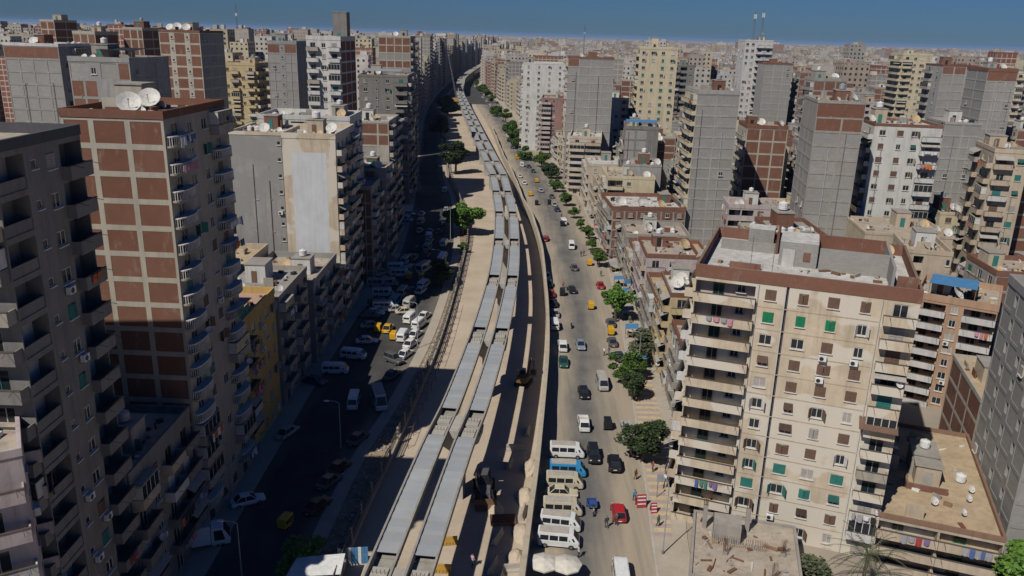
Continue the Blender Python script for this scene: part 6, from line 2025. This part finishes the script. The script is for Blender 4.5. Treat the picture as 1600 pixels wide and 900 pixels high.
# ------------------------------------------------------------- people
def person_mesh():
    vs = [(0, 0, .95), (0, 0, 1.2), (0, 0, 1.42), (0, 0, 1.54), (.02, 0, 1.66), (.03, 0, 1.74),
          (0, .1, .9), (.12, .12, .5), (-.02, .12, .08), (.12, .12, .04), (0, -.1, .9), (.02, -.12, .5), (-.22, -.12, .1), (-.1, -.12, .04),
          (0, .2, 1.4), (-.08, .26, 1.13), (.04, .28, .88), (.08, .28, .8), (0, -.2, 1.4), (.06, -.26, 1.13), (.18, -.27, .9), (.24, -.27, .83)]
    es = [(0, 1), (1, 2), (2, 3), (3, 4), (4, 5), (0, 6), (6, 7), (7, 8), (8, 9), (0, 10), (10, 11), (11, 12), (12, 13), (2, 14), (14, 15), (15, 16), (16, 17), (2, 18), (18, 19), (19, 20), (20, 21)]
    ra = [.16, .15, .16, .065, .1, .085, .1, .075, .05, .045, .1, .075, .05, .045, .075, .055, .042, .04, .075, .055, .042, .04]
    me = bpy.data.meshes.new('person')
    me.from_pydata(vs, es, [])
    o = bpy.data.objects.new('tmp', me)
    COL.objects.link(o)
    o.modifiers.new('skin', 'SKIN')
    for i, r_ in enumerate(ra):
        me.skin_vertices[0].data[i].radius = (r_, r_)
    me.skin_vertices[0].data[0].use_root = True
    s = o.modifiers.new('sub', 'SUBSURF')
    s.levels = s.render_levels = 1
    dg = bpy.context.evaluated_depsgraph_get()
    out = bpy.data.meshes.new_from_object(o.evaluated_get(dg))
    bpy.data.objects.remove(o)
    return out
pmesh = person_mesh()
for i, (x, y, hd, sh_, trs, lab) in enumerate(PEOPLE):
    m, nt_, b_ = newmat('clothes_%d' % i)
    tc = nt_.nodes.new('ShaderNodeTexCoord')
    sx = nt_.nodes.new('ShaderNodeSeparateXYZ')
    nt_.links.new(tc.outputs['Object'], sx.inputs[0])
    cr = nt_.nodes.new('ShaderNodeValToRGB')
    cr.color_ramp.interpolation = 'CONSTANT'
    els = cr.color_ramp.elements
    els[0].position, els[0].color = 0, (.04, .03, .03, 1)
    els[1].position, els[1].color = .05, (*trs, 1)
    for p_, c_ in ((.5, sh_), (.81, (.30, .17, .11)), (.91, (.02, .017, .015))):
        e = els.new(p_)
        e.color = (*c_, 1)
    nt_.links.new(nmath(nt_, 'DIVIDE', sx.outputs[2], 1.85), cr.inputs[0])
    nt_.links.new(cr.outputs[0], b_.inputs['Base Color'])
    b_.inputs['Roughness'].default_value = .9
    me_ = pmesh.copy()
    me_.materials.clear()
    me_.materials.append(m)
    tag(link('person', me_, None, (x, y, .02), R(hd)), lab, 'person')

rp = random.Random(21)
PC = dict(white=(.55, .55, .54), black=(.03, .03, .035), blue=(.07, .11, .25), red=(.28, .05, .05), grey=(.2, .2, .2), green=(.07, .15, .09), brown=(.14, .08, .05))
PM = {}
for nm_, c_ in PC.items():
    m, nt_, b_ = newmat('outfit_' + nm_)
    tc = nt_.nodes.new('ShaderNodeTexCoord')
    sx = nt_.nodes.new('ShaderNodeSeparateXYZ')
    nt_.links.new(tc.outputs['Object'], sx.inputs[0])
    cr = nt_.nodes.new('ShaderNodeValToRGB')
    cr.color_ramp.interpolation = 'CONSTANT'
    els = cr.color_ramp.elements
    els[0].position, els[0].color = 0, (.05, .05, .055, 1)
    els[1].position, els[1].color = .5, (*c_, 1)
    for p_, k_ in ((.81, (.30, .17, .11)), (.91, (.02, .017, .015))):
        e = els.new(p_)
        e.color = (*k_, 1)
    nt_.links.new(nmath(nt_, 'DIVIDE', sx.outputs[2], 1.85), cr.inputs[0])
    nt_.links.new(cr.outputs[0], b_.inputs['Base Color'])
    PM[nm_] = pmesh.copy()
    PM[nm_].materials.clear()
    PM[nm_].materials.append(m)
seen_ = {}
for i in range(34):
    y = 88 + 8.2 * i + rp.uniform(-3, 3)
    nm_ = rp.choice(list(PC))
    seen_[nm_] = seen_.get(nm_, 0) + 1
    on_road = rp.random() < .35
    x = interp(RKs, y) + (rp.uniform(-2.5, -.4) if on_road else rp.uniform(.5, 2.2))
    tag(link('person', PM[nm_], None, (x, y, .02 if on_road else .15), rp.uniform(0, 6.28)), '%s person in a %s top along the right pavement' % (['nearest', 'second nearest', 'third nearest', 'fourth nearest', 'fifth nearest', 'sixth nearest', 'seventh nearest', 'eighth nearest', 'ninth nearest', 'tenth nearest', 'eleventh nearest', 'twelfth nearest'][min(seen_[nm_] - 1, 11)], nm_), 'person', 'people along the right pavement')
for i, y in enumerate((136, 152, 163, 176, 186, 199, 214, 226, 243, 262, 281)):
    x = (interp(RKs, y) + interp(RBs, y)) / 2 - .2
    cn, cm = rp.choice((('cream', 'canvas'), ('blue', 'sheet_blue'), ('grey', 'galv'), ('red', 'sheet_red')))
    st = tag(link('market_stall', None, None, (x, y, .14), R(rp.uniform(-8, 8))), '%s market stall from the camera on the right pavement, %s sheet' % (PLACE[i] if i else 'first', cn), 'stall', 'market stalls on the right pavement')
    mb = MB()
    mb.ring([[(-1.3, -1.4, 2.1), (1.3, -1.4, 2.35), (1.3, 1.4, 2.4), (-1.3, 1.4, 2.15)], [(-1.3, -1.4, 2.16), (1.3, -1.4, 2.41), (1.3, 1.4, 2.46), (-1.3, 1.4, 2.21)]], cm)
    link('sheet', mb.mesh('sheet'), st)
    for a, b in ((-1.2, -1.3), (1.2, -1.3), (1.2, 1.3), (-1.2, 1.3)):
        mb = MB()
        mb.cyl(a, b, 0, 2.13, .04, 'wood', 5)
        link('post', mb.mesh('post'), st)
    mb = MB()
    mb.box(-.9, .3, -1.1, 1.1, .72, .8, 'wood')
    for q in range(4):
        mb.box(-.8 if q % 2 else .2, -.72 if q % 2 else .28, -1.0 if q < 2 else .92, -.92 if q < 2 else 1.0, 0, .719, 'wood')
    link('table', mb.mesh('table'), st)
    mb = MB()
    for q in range(14):
        a, b = rp.uniform(-.8, .1), rp.uniform(-1, .9)
        mb.box(a, a + .16, b, b + .16, .805, .805 + rp.uniform(.06, .2), rp.choice(('red_paint', 'yellow_paint', 'leaf_bright', 'canvas', 'wood')))
    g_ = link('goods', mb.mesh('goods'), st)
    g_['kind'] = 'stuff'

# ------------------------------------------------------------- street furniture and site plant
def lamp(x, y, h, hd, lab):
    root = tag(link('street_lamp', None, None, (x, y, .1), R(hd)), lab, 'street lamp', 'street lamps')
    mb = MB()
    mb.cyl(0, 0, 0, .5, .14, 'steel', 8)
    mb.cyl(0, 0, .5, h, .085, 'galv', 8, .05)
    link('pole', mb.mesh('pole'), root)
    mb = MB()
    mb.bar((0, 0, h), (.5, 0, h + .3), .05, 'galv', 6)
    mb.bar((.5, 0, h + .3), (1.5, 0, h + .35), .045, 'galv', 6)
    a = link('arm', mb.mesh('arm'), root)
    mb = MB()
    mb.ring([sect(1.4, [(.08, h + .28), (.1, h + .4)]), sect(1.8, [(.16, h + .26), (.17, h + .42)]), sect(2.15, [(.06, h + .3), (.07, h + .38)])], 'plastic_white')
    link('lamp_head', mb.mesh('lamp_head'), a)
for x, y, h, hd, lab in ((-24, 102.7, 7.5, 180, 'lamp post rising from the shaded left kerb'), (-28.8, 74, 7, 180, 'lamp post at the bottom of the left carriageway'), (-17.8, 142.6, 9, 180, 'tall lamp post beside the sunlit kerb row'),
                         (-18.4, 227, 9, 180, 'lamp post beside the round bright tree'), (18.6, 80.5, 9, 95, 'lamp post on the right pavement near the striped tiles'), (-17.4, 185, 8, 180, 'lamp post by the parked line of vans'),
                         (22.6, 130, 9, 170, 'lamp post between the street trees on the right pavement'), (24.2, 166, 9, 170, 'lamp post on the right pavement before the fresh green tree'), (25.3, 204, 9, 170, 'lamp post on the right pavement before the brown brick block')):
    lamp(x, y, h, hd, lab)

def parasol(x, y, lab):
    root = tag(link('parasol', None, None, (x, y, .02)), lab, 'parasol', 'market parasols')
    mb = MB()
    n = 8
    o1 = [(1.75 * math.cos(2 * math.pi * i / n), 1.75 * math.sin(2 * math.pi * i / n), 2.15 + .05 * (i % 2)) for i in range(n)]
    mb.ring([[(p[0], p[1], p[2] - .18) for p in o1], o1, [(p[0] * .55, p[1] * .55, 2.5) for p in o1], [(p[0] * .04, p[1] * .04, 2.72) for p in o1]], 'canvas', cap=False)
    link('canopy', mb.mesh('canopy'), root)
    mb = MB()
    mb.cyl(0, 0, 0, 2.7, .03, 'steel', 6)
    mb.cyl(0, 0, 0, .12, .35, 'conc2', 10)
    link('pole', mb.mesh('pole'), root)
parasol(4.4, 75.6, 'cream market parasol next to the site wall')
parasol(6.9, 75.4, 'cream market parasol nearer the road')
rg = random.Random(3)
for i in range(9):
    mb = MB()
    k = rg.choice(('wood', 'yellow_paint', 'shut_green', 'sheet_blue'))
    s = .3
    for z in (0, .14, .28):
        mb.box(-s, s, -.22, -.19, z, z + .1, k)
        mb.box(-s, s, .19, .22, z, z + .1, k)
        mb.box(-s, -s + .03, -.189, .189, z, z + .1, k)
        mb.box(s - .03, s, -.189, .189, z, z + .1, k)
    mb.box(-s + .031, s - .031, -.188, .188, 0, .02, k)
    for j in range(8):
        mb.box(-.22 + .06 * j, -.18 + .06 * j, -.12, .12, .03, .3 + .02 * (j % 3), rg.choice(('leaf_bright', 'red_paint', 'yellow_paint')))
    tag(link('produce_crate', mb.mesh('produce_crate'), None, (3.6 + .75 * (i % 5), 74.3 - .8 * (i // 5), .02), rg.uniform(-.3, .3)), ('front' if i > 4 else 'back') + ' row crate of produce below the parasols, ' + ['leftmost', 'second from left', 'third from left', 'fourth from left', 'fifth from left'][i % 5], 'crate', 'produce crates under the parasols')
for x, y, w, h, lab in ((17.5, 90.6, 1.3, 1.7, 'larger red and white sandwich board at the kerb'), (18.9, 89.2, .8, 1.4, 'smaller red sandwich board on the pavement edge')):
    root = tag(link('sandwich_board', None, None, (x, y, .05), R(8)), lab, 'sign', 'red sandwich boards')
    for s in (-1, 1):
        mb = MB()
        mb.ring([[(-w / 2, s * .4, 0), (w / 2, s * .4, 0), (w / 2, s * .4 + .04, 0), (-w / 2, s * .4 + .04, 0)], [(-w / 2, s * .03, h), (w / 2, s * .03, h), (w / 2, s * .03 + .04, h), (-w / 2, s * .03 + .04, h)]], 'red_paint')
        bo = link('board', mb.mesh('board'), root)
        if s < 0:
            mb = MB()
            for z0, z1 in ((.25, .34), (.55, .64), (.82, .9)):
                mb.ring([[(-w * .42, -.4 + .37 * z - .02, z * h), (w * .42, -.4 + .37 * z - .02, z * h), (w * .42, -.4 + .37 * z + .01, z * h), (-w * .42, -.4 + .37 * z + .01, z * h)] for z in (z0, z1)], 'plastic_white')
            link('lettering_band', mb.mesh('lettering_band'), bo)
# shop signs hung over the right pavement
for x, y, z, w, col, lab in ((22.3, 103.4, 3.6, 3.2, 'shut_grey', 'grey shop sign board above the pavement by the big tree'), (21.0, 92.5, 2.6, 2.6, 'galv', 'pale blue awning stall on the striped pavement'), (27.4, 176, 4, 3, 'sheet_blue', 'blue shop sign on the right street')):
    root = tag(link('shop_sign', None, None, (x, y, 0)), lab, 'sign')
    mb = MB()
    mb.box(-w / 2, w / 2, -.08, .08, z, z + 1.1, col)
    link('panel', mb.mesh('panel'), root)
    for s in (-1, 1):
        mb = MB()
        mb.cyl(s * (w / 2 - .2), .15, 0, z + .8, .05, 'steel', 6)
        link('post', mb.mesh('post'), root)
# site plant
def track(mb, x0, x1, y0, y1, mat='tyre'):
    n = 10
    pts = []
    for i in range(n):
        a = math.pi / 2 + math.pi * i / (n - 1)
        pts.append((x0 + .4 + .4 * math.cos(a), .42 + .4 * math.sin(a)))
    for i in range(n):
        a = -math.pi / 2 + math.pi * i / (n - 1)
        pts.append((x1 - .4 + .4 * math.cos(a), .42 + .4 * math.sin(a)))
    mb.ring([[(x, y, z) for x, z in pts] for y in (y0, y1)], mat)
ex = tag(link('excavator', None, None, (2.5, 127.5, .02), R(72)), 'dirty yellow excavator working in the lit strip by the site wall', 'excavator')
for s in (-1, 1):
    mb = MB()
    track(mb, -1.7, 1.7, s * .95 - .25, s * .95 + .25)
    link('track', mb.mesh('track'), ex)
mb = MB()
mb.ring([sect(-1.7, [(.9, .95), (1.0, 1.7), (.8, 1.95)]), sect(.6, [(1.0, .95), (1.05, 1.7), (.9, 1.85)]), sect(1.3, [(.9, .95), (.95, 1.5), (.8, 1.6)])], 'dirty_yellow')
link('body', mb.mesh('body'), ex)
mb = MB()
mb.ring([sect(.2, [(.95, 1.6), (.9, 2.7)]), sect(1.25, [(.95, 1.6), (.85, 2.6)])], 'glass')
mb.v = [(x, y * .5 + .45, z) for x, y, z in mb.v]
link('cab', mb.mesh('cab'), ex)
mb = MB()
mb.bar((1.0, -.4, 1.6), (2.6, -.4, 3.9), .22, 'dirty_yellow', 6, .18)
mb.bar((2.6, -.4, 3.9), (4.3, -.4, 2.9), .18, 'dirty_yellow', 6, .16)
link('boom', mb.mesh('boom'), ex)
mb = MB()
mb.bar((4.3, -.4, 3.1), (4.5, -.4, 1.0), .16, 'dirty_yellow', 6, .12)
link('dipper_arm', mb.mesh('dipper_arm'), ex)
mb = MB()
mb.ring([sect(4.1, [(.5, .3), (.5, .9)]), sect(4.4, [(.5, .15), (.5, 1.1)]), sect(4.9, [(.5, .4), (.5, .9)])], 'rust')
mb.v = [(x, y - .4, z) for x, y, z in mb.v]
link('bucket', mb.mesh('bucket'), ex)
ld = tag(link('wheel_loader', None, None, (-2.9, 92.3, .02), R(-84)), 'dark wheel loader parked in the viaduct shadow', 'loader')
mb = MB()
mb.ring([sect(-2.6, [(.9, .9), (1.1, 1.5), (.9, 2.0)]), sect(-.6, [(.95, .9), (1.15, 1.5), (1.0, 2.1)]), sect(.9, [(.7, .8), (.8, 1.2), (.7, 1.5)]), sect(2.0, [(.6, .8), (.7, 1.1), (.6, 1.4)])], 'car_grey')
link('body', mb.mesh('body'), ld)
mb = MB()
mb.ring([sect(-1.1, [(.8, 2.0), (.7, 3.2)]), sect(.4, [(.8, 1.7), (.7, 3.15)])], 'glass')
mb.box(-1.2, .5, -.8, .8, 3.2, 3.3, 'car_grey')
link('cab', mb.mesh('cab'), ld)
mb = MB()
for s in (-.55, .55):
    mb.bar((1.4, s, 1.5), (3.0, s, .7), .14, 'car_grey', 6)
link('lift_arm', mb.mesh('lift_arm'), ld)
mb = MB()
mb.ring([[(2.9, y, .15), (3.9, y, .1), (3.95, y, .25), (3.2, y, .5), (3.1, y, 1.2), (2.9, y, 1.2)] for y in (-1.4, 1.4)], 'rust')
link('bucket', mb.mesh('bucket'), ld)
for wx in (-1.5, 1.5):
    for s in (-1, 1):
        mb = MB()
        mb.bar((wx, s * 1.15 - .3, .75), (wx, s * 1.15 + .3, .75), .75, 'tyre', 14)
        w_ = link('wheel', mb.mesh('wheel'), ld)
        mb = MB()
        mb.bar((wx, s * 1.15 - .31, .75), (wx, s * 1.15 + .31, .75), .35, 'steel', 10)
        link('rim', mb.mesh('rim'), w_)
for i, (x, y, r_, lab) in enumerate(((-6.6, 81.4, 10, 'yellow plastic barrier beside the right girder'), (-6.9, 76.2, 0, 'yellow plastic barrier at the bottom of the site'))):
    mb = MB()
    mb.ring([[(x_, -.3, 0), (x_, .3, 0), (x_, .22, .5), (x_, .12, 1.0), (x_, -.12, 1.0), (x_, -.22, .5)] for x_ in (-.95, -.3, .3, .95)], 'yellow_paint')
    for k in range(5):
        mb.box(-.85 + k * .37, -.72 + k * .37, -.33, .33, .1, .45, 'yellow_paint')
    tag(link('barrier', mb.mesh('barrier'), None, (x, y, .02), R(r_)), lab, 'barrier', 'yellow barriers')
tpl = None
for i, (x, y, r_) in enumerate(((-.9, 82.6, 70), (-1.3, 77.2, 75), (1.2, 76.8, 10), (.4, 100, 80), (2.2, 88, 80), (1.2, 104.5, 10), (-.5, 74.5, 80), (3.0, 110, 84))):
    mb = MB()
    mb.ring([[(x_, -.35, 0), (x_, .35, 0), (x_, .32, .2), (x_, .16, .45), (x_, .12, .95), (x_, -.12, .95), (x_, -.16, .45), (x_, -.32, .2)] for x_ in (-1.4, 1.4)], 'via_conc_light')
    tag(link('concrete_block', mb.mesh('concrete_block'), None, (x, y, .02), R(r_)), 'pale concrete barrier block on the building site, ' + {74.5: 'nearest', 76.8: 'second nearest', 77.2: 'third nearest', 82.6: 'fourth nearest', 88: 'fifth nearest', 100: 'sixth nearest', 104.5: 'seventh nearest', 110: 'farthest'}[y] + ' of eight', 'barrier', 'concrete blocks on the site')
# stacked precast frames in the shade beside the site wall
mb = MB()
for k in range(5):
    mb.box(-1.6, 1.6, -.9 + k * .42, -.65 + k * .42, .1, .5, 'rust')
mb.box(-1.5, -1.3, -.9, 1.1, 0, .099, 'wood')
mb.box(1.3, 1.5, -.9, 1.1, 0, .099, 'wood')
tag(link('beam_stack', mb.mesh('beam_stack'), None, (-.3, 86.2, .02), R(5)), 'stack of dark steel beams lying on the site', 'beams')
# blue sheet hoarding and canopies at the foot of the left fence
root = tag(link('blue_hoarding', None, None, (-17.2, 77.2, 0), R(8)), 'blue ribbed sheet hoarding at the near end of the left fence', 'hoarding')
for k in range(9):
    mb = MB()
    mb.box(-1.7 + k * .38, -1.35 + k * .38, -.03 - .03 * (k % 2), .03 - .03 * (k % 2), .02, 2.2, 'sheet_blue' if k % 3 else 'plastic_white')
    link('sheet', mb.mesh('sheet'), root)
root = tag(link('canopy', None, None, (-20.2, 73.4, 0), R(6)), 'pale sheet canopy at the bottom edge beside the bright bush', 'canopy')
mb = MB()
mb.ring([[(-3.2, -1.5, 2.3), (2.6, -1.6, 2.5), (2.8, 1.4, 2.9), (-2.4, 1.3, 2.7)], [(-3.2, -1.5, 2.36), (2.6, -1.6, 2.56), (2.8, 1.4, 2.96), (-2.4, 1.3, 2.76)]], 'plastic_white')
link('roof_sheet', mb.mesh('roof_sheet'), root)
for px_, py_ in ((-3, -1.4), (2.5, -1.5), (2.6, 1.3), (-2.3, 1.2)):
    mb = MB()
    mb.cyl(px_, py_, 0, 2.4, .05, 'steel', 6)
    link('post', mb.mesh('post'), root)
# roof sheets and awnings seen on particular blocks
def shade(x, y, z, w, d, yaw, col, lab, tilt=.25, wall_awning=False):
    root = tag(link('roof_shelter' if not wall_awning else 'awning', None, None, (x, y, z), R(yaw)), lab, 'shelter' if not wall_awning else 'awning')
    mb = MB()
    n = 10
    mb.ring([[(w * i / n, 0, .02 * (i % 2)) for i in range(n + 1)] + [(w * i / n, 0, .06 + .02 * (i % 2)) for i in range(n, -1, -1)], [(w * i / n, d, tilt + .02 * (i % 2)) for i in range(n + 1)] + [(w * i / n, d, tilt + .06 + .02 * (i % 2)) for i in range(n, -1, -1)]], col)
    link('sheet', mb.mesh('sheet'), root)
    if not wall_awning:
        for a, b in ((.15, .15), (w - .15, .15), (w - .15, d - .15), (.15, d - .15)):
            mb = MB()
            mb.cyl(a, b, -2.0, 0, .06, 'wood', 6)
            link('post', mb.mesh('post'), root)
HB = {b['n']: b for b in HERO}
def on(b, a, d, z):
    c, s = math.cos(R(b['yaw'])), math.sin(R(b['yaw']))
    return b['x'] + c * a - s * d, b['y'] + s * a + c * d, z
b = HB['peach_block']
shade(*on(b, 1.5, 2, b['z'] + 1.3), 7, 5, b['yaw'], 'sheet_blue', 'bright blue roof sheet over the terrace of the peach block', .3)
b = HB['dark_shed_block']
shade(*on(b, .3, .5, b['z'] + 1.1), 10, 6, b['yaw'], 'sheet_blue', 'faded blue roof sheet below the pale yellow tower', .3)
b = HB['dark_block']
shade(*on(b, 1, 1, b['z'] + 1.1), 13, 8, b['yaw'], 'galv', 'ragged sheet shelter on top of the dark weathered block', .4)
b = HB['patchwork_block']
shade(*on(b, 3, 4, b['z'] + 1.1), 7, 6, b['yaw'], 'tank_black', 'dark sheet shelter on the patchwork grey block', .3)
b = HB['cream_block']
shade(*on(b, 19.6, -1.9, 17.2), 4.0, 1.9, b['yaw'], 'shut_brown', 'brown awning over a right hand balcony of the large cream block', .75, True)
# crane at the head of the works
root = tag(link('mobile_crane', None, None, (-53, 716, 0)), 'lattice boom crane at the far end of the viaduct works', 'crane')
mb = MB()
mb.box(-3, 3, -4, 4, .8, 3.4, 'yellow_paint')
link('body', mb.mesh('body'), root)
mb = MB()
for s in ((-.6, -.6), (.6, -.6), (.6, .6), (-.6, .6)):
    mb.bar((s[0], s[1], 3.4), (s[0] * .3 - 8, s[1] * .3 + 6, 40), .12, 'steel', 4)
for k in range(12):
    t0, t1 = k / 12, (k + 1) / 12
    for q in range(4):
        s, e = ((-.6, -.6), (.6, -.6), (.6, .6), (-.6, .6))[q], ((-.6, -.6), (.6, -.6), (.6, .6), (-.6, .6))[(q + 1) % 4]
        f_ = lambda p, t: (p[0] * (1 - .7 * t) - 8 * t, p[1] * (1 - .7 * t) + 6 * t, 3.4 + 36.6 * t)
        mb.bar(f_(s, t0), f_(e, t1), .07, 'steel', 3)
link('boom', mb.mesh('boom'), root)
for wx in (-2.4, 2.4):
    for wy in (-3, -1, 1, 3):
        mb = MB()
        mb.bar((wx - .3, wy, .8), (wx + .3, wy, .8), .8, 'tyre', 10)
        link('wheel', mb.mesh('wheel'), root)
# aerial masts on the skyline
for i, (x, y, zb, h, lab) in enumerate(((118, 424, 58, 14, 'aerial mast on the slim white tower, left of two'), (122, 424, 58, 15, 'aerial mast on the slim white tower, right of two'), (-215, 640, 40, 34, 'thin lattice mast on the left skyline'), (70, 900, 30, 40, 'thin mast left of the pale yellow tower'), (260, 900, 30, 46, 'thin mast on the skyline right of the pale yellow tower'))):
    root = tag(link('aerial_mast', None, None, (x, y, zb)), lab, 'mast')
    mb = MB()
    for s in ((-.5, -.4), (.5, -.4), (0, .5)):
        mb.bar((s[0], s[1], 0), (s[0] * .3, s[1] * .3, h), .09, 'steel', 4)
    for k in range(int(h / 2)):
        mb.bar((-.4, -.3, k * 2), (.4, -.3, k * 2 + 2), .05, 'steel', 3)
        mb.bar((.4, -.3, k * 2), (0, .4, k * 2 + 2), .05, 'steel', 3)
    link('lattice', mb.mesh('lattice'), root)
    mb = MB()
    for k in range(3):
        mb.box(-.7 + .5 * k, -.4 + .5 * k, -.6, -.4, h * .75, h * .75 + 2.2, 'plastic_white')
    link('antenna', mb.mesh('antenna'), root)

# ------------------------------------------------------------- air
HAZE = .00004
m = bpy.data.materials.new('haze')
m.use_nodes = True
m.node_tree.nodes.remove(m.node_tree.nodes['Principled BSDF'])
pvn = m.node_tree.nodes.new('ShaderNodeVolumePrincipled')
pvn.inputs['Color'].default_value = (.40, .62, .98, 1)
pvn.inputs['Density'].default_value = HAZE
pvn.inputs['Anisotropy'].default_value = 0.0
m.node_tree.links.new(pvn.outputs[0], m.node_tree.nodes['Material Output'].inputs['Volume'])
mb = MB()
MATS['haze'] = m
mb.box(-31000, 31000, -2500, 46000, -2, 90, 'haze')
o = link('haze', mb.mesh('haze'))
o['kind'] = 'stuff'
tag(o, 'thin blue haze lying over the city', 'haze')
bpy.context.view_layer.update()
print('objects', len(bpy.data.objects))
